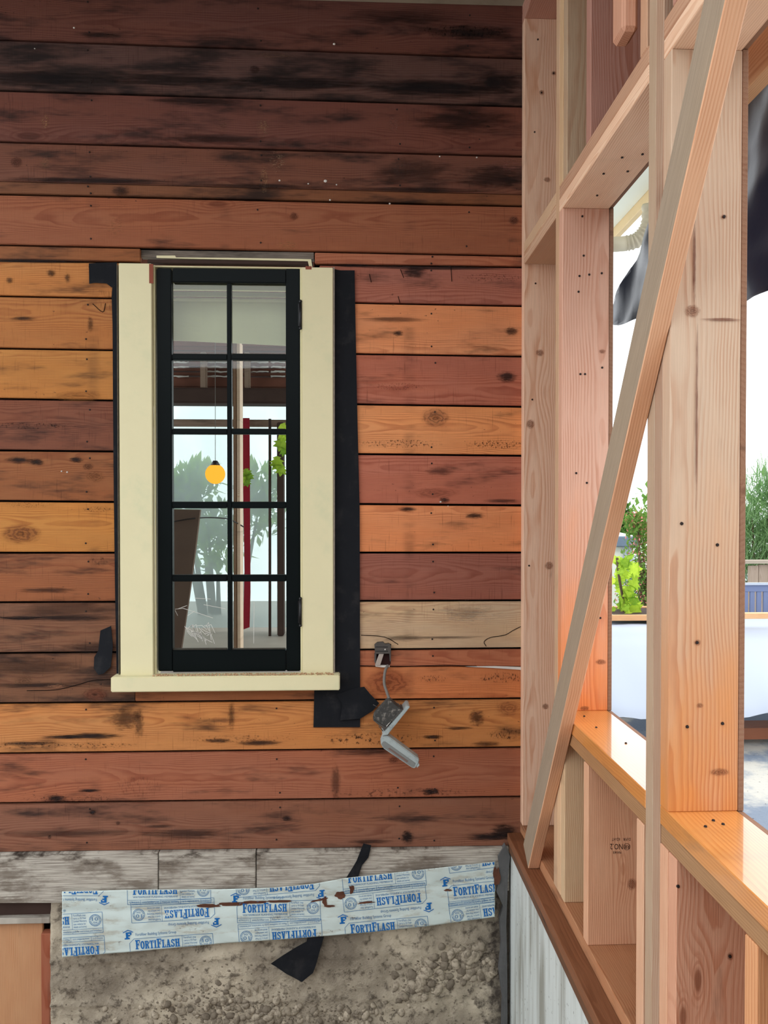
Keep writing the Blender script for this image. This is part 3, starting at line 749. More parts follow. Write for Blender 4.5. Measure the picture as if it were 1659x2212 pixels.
# crawl-space panel at the lower left
pan = root('crawl_space_panel', (hit(50, 2212).x, 2.84, -.5), 'tan plywood panel with knots set into the opening below the white beam', 'panel')
lumber('plywood_board', -1.8, hit(84, 2100).x, 2.835, 2.85, -.55, hit(0, 2000).z, 'z', FIR, rgb(196, 150, 112, .1), pan)
lumber('edge_strip', hit(85, 2100).x, hit(107, 2100).x, 2.815, 2.85, -.55, hit(0, 2024).z, 'z', M['fir'], rgb(160, 96, 72, .3), pan)

# ------------------------------------------------------------------ the old window
win = root('window_1', at_y(487, 1490, 2.78), 'old cream-cased window with a dark green ten-pane sash', 'window', kind='structure')
def pq(name, x0, y0, x1, y1, Y, thick, mat, parent, bevel=.002, col=(1, 1, 1, 1)):
    """upright board whose front face covers the pixel rectangle at depth Y"""
    a, b = at_y(x0, y0, Y), at_y(x1, y1, Y)
    return plate_quad(name, [(a.x, Y, a.z), (b.x, Y, a.z), (b.x, Y, b.z), (a.x, Y, b.z)], thick, mat, col, parent, bevel=bevel)
c1 = pq('casing', 256, 568, 331, 1462, 2.772, .027, M['cream'], win)
c2 = pq('casing', 652, 577, 720, 1462, 2.772, .027, M['cream'], win)
pq('paint_edge', 252, 570, 256.5, 1462, 2.776, .024, M['cream_edge'], c1, 0)
pq('paint_edge', 719.5, 577, 723.5, 1462, 2.776, .024, M['cream_edge'], c2, 0)
pq('bare_chip', 322, 570, 331, 612, 2.7712, .002, plain('bare_red_wood', rgb(140, 76, 58), .8), c1, 0)
pq('bare_chip', 660, 575, 673, 582, 2.7712, .002, bpy.data.materials['bare_red_wood'], c2, 0)
pq('jamb', 331, 572, 338, 1460, 2.790, .10, M['cream'], win)
pq('jamb', 648, 579, 654, 1460, 2.790, .10, M['cream'], win)
pq('head_strip', 331, 573, 655, 580, 2.788, .10, M['cream'], win)
sill = pq('window_sill', 239, 1463, 734, 1491, 2.735, .065, M['cream'], win, .003)
# sawdust lying on the sill
vs, fs = [], []
for n in range(420):
    px = random.uniform(330, 722); Y = random.uniform(2.742, 2.772)
    p = at_y(px, 1461, 2.735); p = Vector((p.x * Y / 2.735, Y, at_y(239, 1463, 2.735).z + .0015))
    r = random.uniform(.0012, .0035); k = len(vs)
    for v in base.vertices: vs.append(p + v.co * r)
    for f in base.polygons: fs.append(tuple(k + i for i in f.vertices))
g = link('sawdust', mesh_from('sawdust', vs, fs, True), M['sawdust'], sill); g['kind'] = 'stuff'
# recess above the window where a trim board is missing
pq('recess_board', 304, 540, 678, 560, 2.815, .03, M['gray'], win, .001, rgb(128, 118, 108, .5))
pq('recess_strip', 318, 560, 676, 573, 2.803, .02, M['dark_beam'], win)
sheet('torn_cream_strip', [at_y(338, 552, 2.80), at_y(378, 552, 2.80), at_y(380, 556, 2.80), at_y(500, 557, 2.80), at_y(640, 559, 2.80), at_y(672, 560, 2.80), at_y(675, 577, 2.80), at_y(668, 577, 2.80), at_y(665, 564, 2.80), at_y(520, 561, 2.80), at_y(420, 559, 2.80), at_y(338, 557, 2.80)], .003, M['cream'], win)

SY0, SYT = 2.792, .034
sash = root('sash_frame', at_y(494, 1449, SY0), 'x', None)
for k in ('label',): del sash[k]
sash.name = 'sash'
sash.parent = win; sash.matrix_parent_inverse = world_mat(win).inverted()
def bar(x0, y0, x1, y1, Y=SY0, t=SYT, name='rail', bev=.003): return pq(name, x0, y0, x1, y1, Y, t, M['sash'], sash, bev)
bar(338, 579, 373, 1450, name='stile'); bar(617, 579, 649, 1450, name='stile')
bar(372, 579, 618, 612); bar(372, 1405, 618, 1450)
COLS = ((375, 489.5), (501.5, 615)); ROWS = ((616, 764), (778, 926), (938, 1084), (1098, 1242), (1256, 1401))
bar(489.5, 611, 501.5, 1406, SY0 + .004, .026, 'muntin')
for (a_, b_) in ((764, 778), (926, 938), (1084, 1098), (1242, 1256)):
    bar(371, a_, 491, b_, SY0 + .004, .026, 'muntin'); bar(500, a_, 619, b_, SY0 + .004, .026, 'muntin')
for r_ in ROWS:
    for c_ in COLS:
        pq('pane', c_[0] - 4, r_[0] - 4, c_[1] + 4, r_[1] + 4, SY0 + .018, .003, M['glass'], sash, 0)
        # dusty putty ledge along the lower edge of each pane
        pq('putty', c_[0] - 1, r_[1] - .5, c_[1] + 1, r_[1] + 2.2, SY0 + .010, .006, M['putty'], sash, 0)
# scratches on the lower panes, thin white lines on the glass
def strokes(name, lines, w=.0007, mat=None):
    vs, fs = [], []
    for ln in lines:
        P = [at_y(x, y, SY0 + .0172) for x, y in ln]
        for a, b in zip(P, P[1:]):
            d = (b - a); n = Vector((-d.z, 0, d.x)).normalized() * w; k = len(vs)
            vs += [a + n, b + n, b - n, a - n]; fs.append((k, k + 1, k + 2, k + 3))
    g = link(name, mesh_from(name, vs, fs), mat or M['paper'], sash)
    return g
ln = [[(378, 1316), (395, 1314), (421, 1322), (460, 1335)], [(378, 1318), (384, 1330)], [(385, 1315), (404, 1308)], [(440, 1306), (487, 1315)], [(420, 1292), (455, 1294)], [(405, 1330), (420, 1320)], [(549, 1300), (548, 1390)]]
for n in range(26):
    x, y = random.uniform(398, 452), random.uniform(1352, 1378); an = random.uniform(-1.2, 1.3); l = random.uniform(14, 34)
    ln.append([(x, y), (x + l * .45 * math.cos(an), y + l * .45 * math.sin(an) * .9 + 2), (x + l * math.cos(an) * .9, min(1398, y + l * abs(math.sin(an))))])
strokes('scratches', ln)['kind'] = 'stuff'
# hinges on the right stile
for yc in (680, 1322):
    h = link('hinge', tube_mesh('hinge', [at_y(649, yc - 27, 2.772), at_y(649, yc + 27, 2.772)], .0052, 10), M['iron'], win)
    pq('hinge_leaf', 644, yc - 24, 649, yc + 24, 2.789, .003, M['iron'], h, 0)
    for yy in (yc - 29, yc + 29):
        bm = bmesh.new(); bmesh.ops.create_uvsphere(bm, u_segments=10, v_segments=6, radius=.0062)
        link('hinge_knob', bm_mesh('hinge_knob', bm, True), M['iron'], h, None, Matrix.Translation(at_y(649, yy, 2.772)))

# ------------------------------------------------------------------ black building felt round the window
def felt(pts, Y, label, cuts=10, wob=.003, seed=0, name='building_felt', thick=.0015):
    o = sheet(name, [at_y(x, y, Y) for x, y in pts], thick, M['felt'], None, None, cuts=cuts, wob=wob, seed=seed)
    return tag(o, label, 'felt', 'black felt strips round the window')
felt([(716, 580), (735, 584), (766, 584), (768, 700), (772, 900), (777, 1100), (778, 1480), (778, 1571), (677, 1571), (679, 1484), (716, 1484)], 2.793,
     'long black felt strip down the right side of the cream window casing', 14, .0016, 1)
felt([(770, 1486), (787, 1484), (800, 1500), (819, 1519), (806, 1535), (778, 1552), (735, 1556), (740, 1520), (726, 1500)], 2.784, 'black torn felt flap pointing at the dangling outlet box', 8, .004, 2)
felt([(246, 575), (262, 575), (262, 1470), (252, 1470), (248, 1250), (245, 1000), (243, 700), (241, 640)], 2.795, 'narrow black felt edge along the left side of the cream casing', 10, .0012, 3)
felt([(192, 569), (252, 566), (256, 618), (240, 620), (230, 612), (205, 611), (193, 613)], 2.793, 'small square black felt patch at the upper left window corner', 6, .002, 4)
felt([(217, 1362), (240, 1352), (244, 1395), (240, 1440), (224, 1455), (212, 1458), (202, 1444), (203, 1420), (212, 1405)], 2.792, 'tattered dark felt scrap left of the lower cream casing', 8, .004, 5)
felt([(748, 1896), (770, 1860), (785, 1822), (802, 1826), (796, 1852), (782, 1870), (772, 1898)], 2.778, 'curled black felt scrap hanging over the white beam', 6, .006, 6)
felt([(585, 2082), (640, 2046), (662, 2034), (665, 2020), (702, 2016), (692, 2050), (682, 2086), (676, 2102), (652, 2122), (620, 2105)], 2.777, 'black felt tongue hanging below the printed membrane on the concrete', 9, .006, 7)

# ------------------------------------------------------------------ printed flashing membrane
TOP = [(132, 1926), (300, 1922), (480, 1921), (600, 1917), (680, 1909), (745, 1897), (918, 1878), (1072, 1861)]
BOT = [(136, 2068), (300, 2055), (480, 2038), (600, 2030), (703, 2022), (800, 2014), (923, 2001), (1068, 1981)]
def interp(T, x):
    for (a, b) in zip(T, T[1:]):
        if x <= b[0] or b is T[-1]:
            return a[1] + (b[1] - a[1]) * (x - a[0]) / (b[0] - a[0])
def mem_y(px, py):
    t = (py - interp(TOP, px)) / (interp(BOT, px) - interp(TOP, px))
    w = .0032 * mnoise.noise(Vector((px * .012, py * .035, 0))) + .0022 * mnoise.noise(Vector((px * .04, py * .05, 4)))
    w += .004 * math.exp(-((t - .30) / .07) ** 2) * (1 if px < 420 else .5)
    return 2.772 + w
mem = root('flashing_membrane', at_y(600, 2050, 2.772), 'white waterproof flashing membrane strip printed with blue lettering across the foundation', 'membrane')
bm = bmesh.new()
NX, NZ = 280, 44
G = []
for k in range(NZ + 1):
    row = []
    for i in range(NX + 1):
        px = 134 + (1069 - 134) * i / NX
        t = k / NZ
        py = interp(TOP, px) * (1 - t) + interp(BOT, px) * t
        if i in (0, NX): px += 1.6 * mnoise.noise(Vector((py * .2, i, 0)))
        row.append(bm.verts.new(at_y(px, py, mem_y(px, py))))
    G.append(row)
for k in range(NZ):
    for i in range(NX): bm.faces.new((G[k][i], G[k + 1][i], G[k + 1][i + 1], G[k][i + 1]))
r = bmesh.ops.extrude_face_region(bm, geom=bm.faces[:])
for v in r['geom']:
    if isinstance(v, bmesh.types.BMVert): v.co.y += .0012
link('strip', bm_mesh('strip', bm, True), M['membrane'], mem)

# lettering: a slab-serif wordmark drawn stroke by stroke, fine print from the built-in font
def R_(x0, y0, x1, y1): return [(x0, y0), (x1, y0), (x1, y1), (x0, y1)]
def arc_strip(cx, cy, ro, ri, a0, a1, n=10):
    out = []
    for i in range(n):
        t0, t1 = a0 + (a1 - a0) * i / n, a0 + (a1 - a0) * (i + 1) / n
        out.append([(cx + ri[0] * math.cos(t0), cy + ri[1] * math.sin(t0)), (cx + ro[0] * math.cos(t0), cy + ro[1] * math.sin(t0)),
                    (cx + ro[0] * math.cos(t1), cy + ro[1] * math.sin(t1)), (cx + ri[0] * math.cos(t1), cy + ri[1] * math.sin(t1))])
    return out
PI = math.pi
GL = {
 'F': (.70, [R_(.1, 0, .32, 1), R_(0, 0, .44, .1), R_(0, .88, .66, 1), R_(.57, .66, .66, .9), R_(.3, .46, .52, .56), R_(.46, .34, .53, .68)]),
 'O': (.72, arc_strip(.35, .5, (.35, .52), (.13, .36), 0, 2 * PI, 18)),
 'R': (.76, [R_(.08, 0, .3, 1), R_(0, 0, .38, .1), R_(0, .88, .42, 1), R_(.3, .46, .42, .58), [(.34, .5), (.52, .5), (.74, 0), (.52, 0)]] + arc_strip(.40, .73, (.27, .27), (.06, .15), -PI / 2, PI / 2, 9)),
 'T': (.70, [R_(.23, 0, .45, 1), R_(.12, 0, .56, .1), R_(0, .88, .68, 1), R_(0, .66, .09, .9), R_(.59, .66, .68, .9)]),
 'I': (.44, [R_(.1, 0, .32, 1), R_(0, 0, .42, .1), R_(0, .9, .42, 1)]),
 'L': (.66, [R_(.1, 0, .32, 1), R_(0, .9, .42, 1), R_(0, 0, .64, .12), R_(.55, .1, .64, .36)]),
 'A': (.82, [[(.1, .05), (.24, .05), (.44, 1), (.30, 1)], [(.46, .05), (.70, .05), (.50, 1), (.30, 1)], R_(.22, .28, .56, .38), R_(0, 0, .34, .1), R_(.4, 0, .8, .1)]),
 'S': (.62, arc_strip(.30, .73, (.28, .27), (.09, .14), .15, 1.5 * PI, 12) + arc_strip(.30, .27, (.28, .27), (.09, .14), -PI, .5 * PI, 12) + [R_(.0, .04, .08, .34), R_(.52, .66, .60, .96)]),
 'H': (.84, [R_(.1, 0, .32, 1), R_(.5, 0, .72, 1), R_(.3, .45, .52, .56), R_(0, 0, .40, .1), R_(0, .9, .40, 1), R_(.42, 0, .82, .1), R_(.42, .9, .82, 1)]),
}
_txt = {}
def text_geo(s):
    if s in _txt: return _txt[s]
    cu = bpy.data.curves.new('print', 'FONT'); cu.body = s; cu.resolution_u = 2
    to = bpy.data.objects.new('print', cu); COL.objects.link(to)
    bpy.context.view_layer.update()
    dg = bpy.context.evaluated_depsgraph_get()
    me = bpy.data.meshes.new_from_object(to.evaluated_get(dg))
    vs = [(v.co.x, v.co.y) for v in me.vertices]; fs = [tuple(p.vertices) for p in me.polygons]
    bpy.data.objects.remove(to); bpy.data.meshes.remove(me); bpy.data.curves.remove(cu)
    xs = [v[0] for v in vs]; ys = [v[1] for v in vs]
    x0, x1, y1 = min(xs), max(xs), max(ys)
    _txt[s] = ([((x - x0) / (x1 - x0), y / max(.6, y1)) for x, y in vs], fs)
    return _txt[s]
class Print:
    def __init__(self): self.v, self.f = [], []
    def poly(self, pts):
        k = len(self.v); self.v += list(pts); self.f.append(tuple(range(k, k + len(pts))))
    def text(self, s, x, y, w, h):
        vs, fs = text_geo(s); k = len(self.v)
        self.v += [(x + a * w, y + b * h) for a, b in vs]; self.f += [tuple(k + i for i in f) for f in fs]
    def line(self, a, b, t=.45):
        L = math.hypot(b[0] - a[0], b[1] - a[1]); n = max(1, int(L / 7))
        ux, uy = (b[0] - a[0]) / L, (b[1] - a[1]) / L
        for i in range(n):
            p = (a[0] + ux * L * i / n, a[1] + uy * L * i / n); q = (a[0] + ux * L * (i + 1) / n, a[1] + uy * L * (i + 1) / n)
            self.poly([(p[0] - uy * t, p[1] + ux * t), (p[0] + uy * t, p[1] - ux * t), (q[0] + uy * t, q[1] - ux * t), (q[0] - uy * t, q[1] + ux * t)])
big = Print()
wd = 'FORTIFLASH'
tot = sum(GL[c][0] * (1.0 if c == 'F' else .86) + .03 for c in wd)
cur = 0.0
for c in wd:
    w, polys = GL[c]; s = 1.0 if c == 'F' else .86
    for p in polys: big.poly([((cur + x * s) / tot * 97, y * (20 if c == 'F' else 17)) for x, y in p])
    cur += w * s + .03
for p in [R_(-19, 24, -14, 37), R_(-22, 23, -11, 26), R_(-19, 35, -7, 38), R_(-10, 32, -7, 38), R_(-15, 29, -10, 32)]: big.poly(p)
big.poly([(-25, 38.5), (-14, 43.5), (-14, 41.5), (-25, 36.8)]); big.poly([(-3, 38.5), (-14, 43.5), (-14, 41.5), (-3, 36.8)])
fine = Print()
fine.text('WATERPROOF FLASHING MEMBRANE', 0, -7.2, 97, 4.2)
fine.text('Fortifiber Building Systems Group', 2, 29, 88, 6.0)
fine.line((-12, -21), (168, -21)); fine.line((168, -21), (168, 23)); fine.line((168, 23), (-2, 23)); fine.line((-2, 23), (-12, 14)); fine.line((-12, 14), (-12, -21))
fine.line((-12, -11.5), (168, -11.5), .35); fine.line((102, -11.5), (102, 23), .35); fine.line((16, -21), (16, -11.5), .3); fine.line((60, -21), (60, -11.5), .3)
fine.text('ASTM E-2112', -9, -18.2, 22, 4); fine.text('www.fortifiber.com', 20, -18.2, 36, 4); fine.text('Please use installation guide for instructions and limitations', 63, -18.2, 102, 4.2)
for i, s in enumerate(('FortiFlash may', 'carry a 10-Year', 'Limited Warranty', '(see website for', 'details and terms)')):
    fine.text(s, 105, 16.5 - 6.2 * i, 27 + (i % 3), 4.4)
for (rr, w) in ((12.6, .45), (9.4, .3)):
    for q in arc_strip(152, 6, (rr + w, rr + w), (rr - w, rr - w), 0, 2 * PI, 28): fine.poly(q)
fine.text('10', 145.5, 5, 13, 7.5); fine.text('YEAR', 147, -1, 10, 4)
for i in range(22):
    an = 2 * PI * i / 22
    if i in (0, 11): continue
    c_, s_ = math.cos(an), math.sin(an)
    fine.poly([(152 + c_ * 10.2 - s_ * .7, 6 + s_ * 10.2 + c_ * .7), (152 + c_ * 10.2 + s_ * .7, 6 + s_ * 10.2 - c_ * .7), (152 + c_ * 11.9 + s_ * .5, 6 + s_ * 11.9 - c_ * .5), (152 + c_ * 11.9 - s_ * .5, 6 + s_ * 11.9 + c_ * .5)])
def stamp(P, x0, y0, sl, inv, mat, name, lift):
    """lay a block of print on the membrane (clipped at its edges)"""
    ca, sa = math.cos(sl), math.sin(sl)
    sg = -1 if inv else 1
    bm = bmesh.new()
    vv = []
    for (x, y) in P.v:
        dx, dy = sg * x, -sg * y
        vv.append(bm.verts.new((x0 + dx * ca - dy * sa, y0 + dx * sa + dy * ca, 0)))
    for f in P.f:
        try: bm.faces.new([vv[i] for i in f])
        except ValueError: pass
    def clip(px, py, nx, ny):
        bmesh.ops.bisect_plane(bm, geom=bm.verts[:] + bm.edges[:] + bm.faces[:], plane_co=(px, py, 0), plane_no=(nx, ny, 0), clear_outer=True)
    clip(135.5, 2000, -1, 0); clip(1068, 2000, 1, 0)
    for T, s in ((TOP, -1), (BOT, 1)):
        for (a, b) in zip(T, T[1:]):
            xs = [v.co.x for v in bm.verts]
            if not xs or max(xs) < a[0] or min(xs) > b[0]: continue
            d = Vector((b[0] - a[0], b[1] - a[1])).normalized()
            n = (-d.y * s, d.x * s)
            # clip only what lies above/below this span by the local edge
            sel = [f for f in bm.faces if a[0] - 1 <= f.calc_center_median().x <= b[0] + 1]
            es = {e for f in sel for e in f.edges}; ve = {v for f in sel for v in f.verts}
            bmesh.ops.bisect_plane(bm, geom=list(ve) + list(es) + sel, plane_co=(a[0], a[1] - s * .8, 0), plane_no=(n[0], n[1], 0), clear_outer=True)
    for v in bm.verts:
        px, py = v.co.x, v.co.y
        v.co = at_y(px, py, mem_y(px, py) - lift)
    if len(bm.faces) == 0: bm.free(); return
    me = bpy.data.meshes.new(name); bm.to_mesh(me); bm.free()
    o = link(name, me, mat, mem)
    if name == 'fine_print': o['kind'] = 'stuff'
for (x0, y0, sl, inv) in ((287, 1933, -.02, 0), (451, 1961, -.06, 1), (293, 2051, -.07, 0), (677, 1901, -.09, 1), (524, 1972, -.03, 0), (683, 2007, -.07, 1),
                          (752, 1908, -.10, 0), (908, 1929, -.11, 1), (758, 2017, -.09, 0), (1135, 1842, -.13, 1), (980, 1936, -.11, 0), (1138, 1950, -.14, 1),
                          (211, 1912, .0, 1), (54, 2003, -.06, 0), (214, 2043, -.06, 1)):
    stamp(big, x0, y0, sl, inv, M['blue_ink'], 'wordmark_print', .0015)
    stamp(fine, x0, y0, sl, inv, M['blue_fine'], 'fine_print', .0011)
# torn brown streak where the white skin is scuffed away
M['rust'] = plain('brown_bitumen_scuff', rgb(92, 58, 44), .8, .2, .3, 40, .3, 80)
def blob(name, cx, cy, rx, ry, seed, mat, lift=.0019, n=26, slope=0.0):
    pts = []
    for i in range(n):
        an = 2 * PI * i / n; k = 1 + .55 * mnoise.noise(Vector((math.cos(an) * 1.7 + seed, math.sin(an) * 1.7, seed)))
        x = cx + rx * k * math.cos(an)
        pts.append((x, cy + ry * k * math.sin(an) + slope * (x - cx)))
    vs = [at_y(cx, cy, mem_y(cx, cy) - lift)] + [at_y(x, y, mem_y(x, y) - lift) for x, y in pts]
    return link(name, mesh_from(name, vs, [(0, 1 + (i + 1) % n, 1 + i) for i in range(n)]), mat, mem)
for (cx, cy, rx, ry, sl) in ((452, 1957, 22, 4.2, .0), (500, 1953, 34, 4.2, -.02), (545, 1949, 26, 3.4, -.03), (600, 1947, 28, 2.6, -.02), (735, 1935, 11, 8, 0), (702, 1948, 6, 9, .4), (760, 1920, 5, 9, 0),
                             (790, 1950, 16, 2.4, -.1), (968, 1923, 8, 2.4, 0), (1074, 1893, 7, 20, 0), (712, 1957, 14, 2.4, 0), (690, 1944, 16, 2, -.2)):
    blob('scuff', cx, cy, rx, ry, cx * .37, M['rust'], slope=sl)

# ------------------------------------------------------------------ dangling outlet box
ob = root('outlet_box', at_y(845, 1600, 2.70), 'grey weatherproof outlet box dangling by its cable with the lid open', 'outlet box')
def prism(name, poly, y0, y1, mat, parent, bevel=.0015, taper=None):
    """pixel outline at depth y0 pushed back to y1"""
    c = at_y(sum(p[0] for p in poly) / len(poly), sum(p[1] for p in poly) / len(poly), y0)
    bm = bmesh.new()
    f = [bm.verts.new(at_y(x, y, y0) - c) for x, y in poly]
    b = [bm.verts.new(at_y(x, y, y0) - c + Vector((0, y1 - y0, 0))) for x, y in poly]
    bm.faces.new(f); bm.faces.new(b[::-1])
    n = len(poly)
    for i in range(n): bm.faces.new((f[i], b[i], b[(i + 1) % n], f[(i + 1) % n]))
    if bevel: bmesh.ops.bevel(bm, geom=bm.edges[:], offset=bevel, segments=2, affect='EDGES')
    return link(name, bm_mesh(name, bm), mat, parent, None, Matrix.Translation(c))
body = prism('box_body', [(842, 1512), (868, 1534), (836, 1572), (807, 1554), (809, 1546), (838, 1514)], 2.700, 2.755, M['dark_box'], ob)
prism('box_end', [(807, 1554), (836, 1572), (832, 1578), (806, 1556)], 2.699, 2.752, M['bracket'], body, .001)
prism('gasket', [(868, 1531), (872, 1534), (832, 1580), (828, 1577)], 2.696, 2.765, M['bracket'], ob, .0008)
plate = prism('cover_plate', [(880, 1525), (886, 1527), (837, 1588), (826, 1589), (827, 1585)], 2.690, 2.775, M['gray_plastic'], ob, .0015)
for i in range(11):
    t = (i + .5) / 11; x, y = 879 * (1 - t) + 834 * t, 1529 * (1 - t) + 1580 * t
    prism('grip_rib', [(x - 3, y - 1.2), (x + 2.4, y + 1.6), (x + 1.8, y + 2.6), (x - 3.6, y - .2)], 2.6885, 2.692, M['gray_plastic'], plate, 0)
prism('label_chip', [(846, 1557), (848, 1559), (837, 1570), (834, 1569)], 2.696, 2.70, M['paper'], ob, .0005)
lid = prism('lid', [(828, 1590), (839, 1590), (906, 1640), (903, 1652), (897, 1660), (892, 1660), (828, 1617), (822, 1606)], 2.694, 2.745, M['gray_plastic'], ob, .003)
prism('lid_inside', [(827, 1602), (832, 1602), (898, 1649), (895, 1657), (890, 1657), (829, 1615), (824, 1608)], 2.6925, 2.6955, M['gray_plastic_in'], lid, .0008)
prism('label', [(838, 1617), (842, 1616), (882, 1644), (879, 1647)], 2.6915, 2.6935, plain('faded_label', rgb(122, 100, 92), .8), lid, 0)
prism('latch', [(900, 1655), (905, 1650), (906, 1653), (901, 1659)], 2.69, 2.70, M['gray_plastic'], lid, 0)
link('cable', tube_mesh('cable', bez([at_y(838, 1437, 2.79), at_y(832, 1450, 2.772), at_y(830, 1475, 2.76), at_y(836, 1496, 2.745), at_y(843, 1516, 2.73)], 8), .0052, 10), M['cable'], ob)
for (a, b) in (((806, 1522), (816, 1528)), ((859, 1519), (870, 1531)), ((818, 1568), (828, 1580))):
    link('screw', tube_mesh('screw', [at_y(*a, 2.715), at_y(*b, 2.715)], .0014, 6), M['bracket'], ob)
br = root('wall_box_bracket', at_y(826, 1440, 2.79), 'grey box bracket fixed in the cut hole above the dangling outlet box', 'bracket')
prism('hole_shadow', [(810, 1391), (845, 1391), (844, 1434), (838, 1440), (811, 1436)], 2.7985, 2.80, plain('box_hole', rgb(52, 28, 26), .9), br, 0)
prism('bracket_body', [(809, 1393), (815, 1388), (828, 1387), (831, 1392), (840, 1390), (845, 1394), (844, 1412), (810, 1413)], 2.782, 2.80, M['bracket'], br, .001)
prism('bracket_groove', [(811, 1397), (838, 1397), (838, 1398.5), (811, 1398.5)], 2.7812, 2.784, M['iron'], br, 0)
prism('bracket_groove', [(811, 1406), (838, 1406), (838, 1407.5), (811, 1407.5)], 2.7812, 2.784, M['iron'], br, 0)
prism('bracket_side', [(809, 1412), (813, 1412), (812, 1436), (809, 1430)], 2.784, 2.80, M['bracket'], br, 0)
prism('bracket_side', [(840, 1396), (845, 1394), (844, 1430), (842, 1428)], 2.784, 2.80, M['bracket'], br, 0)
prism('strap', [(819, 1413), (829, 1413), (821, 1438), (810, 1437)], 2.778, 2.785, plain('dusty_pale_strap', rgb(168, 156, 146), .7), br, .0005)
prism('caulk', [(811, 1437), (842, 1438), (842, 1441), (828, 1442), (811, 1440)], 2.786, 2.80, M['paper'], br, .001)
bm = bmesh.new(); bmesh.ops.create_uvsphere(bm, u_segments=8, v_segments=6, radius=.0028)
link('rivet', bm_mesh('rivet', bm, True), M['paper'], br, None, Matrix.Translation(at_y(832, 1403, 2.781)))

# ------------------------------------------------------------------ diagonal brace
p0, p1 = Vector((2.505, .427)), Vector((1.182, 2.398))             # (depth, height) of its lower near edge
dv = (p1 - p0).normalized(); nv = Vector((dv.y, -dv.x))             # across: away and up
nv = nv if nv.x > 0 else -nv
Lb, Wb, Xb0, Xb1 = 2.75, .089, XI - .038, XI - .001
bm = bmesh.new()
NB = 60
rows = []
for i in range(NB + 1):
    s = Lb * i / NB
    dent = .004 * math.exp(-((s - 1.345) / .018) ** 2)
    e = dent + .0012 * mnoise.noise(Vector((s * 4, 0, 0)))
    ring = []
    for (x, w) in ((Xb0 + .002, 0), (Xb1 - .002, 0), (Xb1, .002), (Xb1, Wb - .002), (Xb1 - .002, Wb), (Xb0 + .002, Wb), (Xb0, Wb - .002), (Xb0, .002)):
        q = p0 + dv * s + nv * (w + (e if w < .01 else 0))
        ring.append(bm.verts.new((x, q.x, q.y)))
    rows.append(ring)
for A, B in zip(rows, rows[1:]):
    for k in range(8):
        f = bm.faces.new((A[k], A[(k + 1) % 8], B[(k + 1) % 8], B[k]))
        f.material_index = 1 if k in (5, 6, 4) else 0
bm.faces.new(rows[0][::-1]); bm.faces.new(rows[-1])
# cut the foot level with the mudsill
bmesh.ops.bisect_plane(bm, geom=bm.verts[:] + bm.edges[:] + bm.faces[:], plane_co=(0, 0, .4275), plane_no=(0, 0, -1), clear_outer=True)
bmesh.ops.holes_fill(bm, edges=[e for e in bm.edges if e.is_boundary])
ctr = Vector(((Xb0 + Xb1) / 2, (p0 + dv * 1.3).x, (p0 + dv * 1.3).y))
axis = Vector((0, dv.x, dv.y)); yb_ = Vector((0, nv.x, nv.y)); zb_ = axis.cross(yb_)
Rm = Matrix((axis, yb_, zb_)).transposed().to_4x4()
mw = Matrix.Translation(ctr) @ Rm
bmesh.ops.transform(bm, matrix=mw.inverted(), verts=bm.verts)
me = bm_mesh('timber_brace', bm)
me.materials.append(wood('brace_fresh_face', freq=190, ring=.42, fiber=.14, knot=.7, knot_scale=(1.4, 6), stain=(70, 45, 35), vary=.3, late=(.78, .58, .46), warm=(1.05, .97, .88)))
N_ = wood('brace_grey_face', freq=260, ring=.35, fiber=.34, knot=.4, stain=(96, 84, 72), vary=.4, rough=.8, late=(.74, .70, .66), warm=(1.04, 1.0, .9))
# weathered face: same board, greyed by the weather
nt = N_.node_tree
for nd in nt.nodes:
    if nd.type == 'OBJECT_INFO':
        outs = [l.to_socket for l in nd.outputs['Color'].links]
        hs = nt.nodes.new('ShaderNodeMix'); hs.data_type = 'RGBA'; hs.inputs[0].default_value = 1.0
        hs.inputs[7].default_value = rgb(158, 140, 120)
        for s_ in outs: nt.links.new(hs.outputs[2], s_)
        break
me.materials.append(N_)
o = link('timber_brace', me, None, None, rgb(224, 176, 140, .1), mw)
tag(o, 'long diagonal timber brace with one greyed face leaning across the stud wall', 'timber')

# ------------------------------------------------------------------ grade stamp, upside down on the middle cripple stud under the sill
st = Print()
st.text('NO.2', 0, 0, 27, 12); st.text('D.FIR', -17, -13, 16, 6); st.text('KD-HT', 6, -13, 17, 6); st.text('MANKE', 3, 16, 18, 5)
for q in arc_strip(-9, 6, (7.4, 7.4), (6.6, 6.6), 0, 2 * PI, 20): st.poly(q)
st.text('RIB', -14.5, 2.5, 11, 8)
vs = [at_y(1345 - x, 1823 + y, 1.9845) for x, y in st.v]
link('grade_stamp', mesh_from('grade_stamp', vs, st.f), M['black_ink'], stamped)

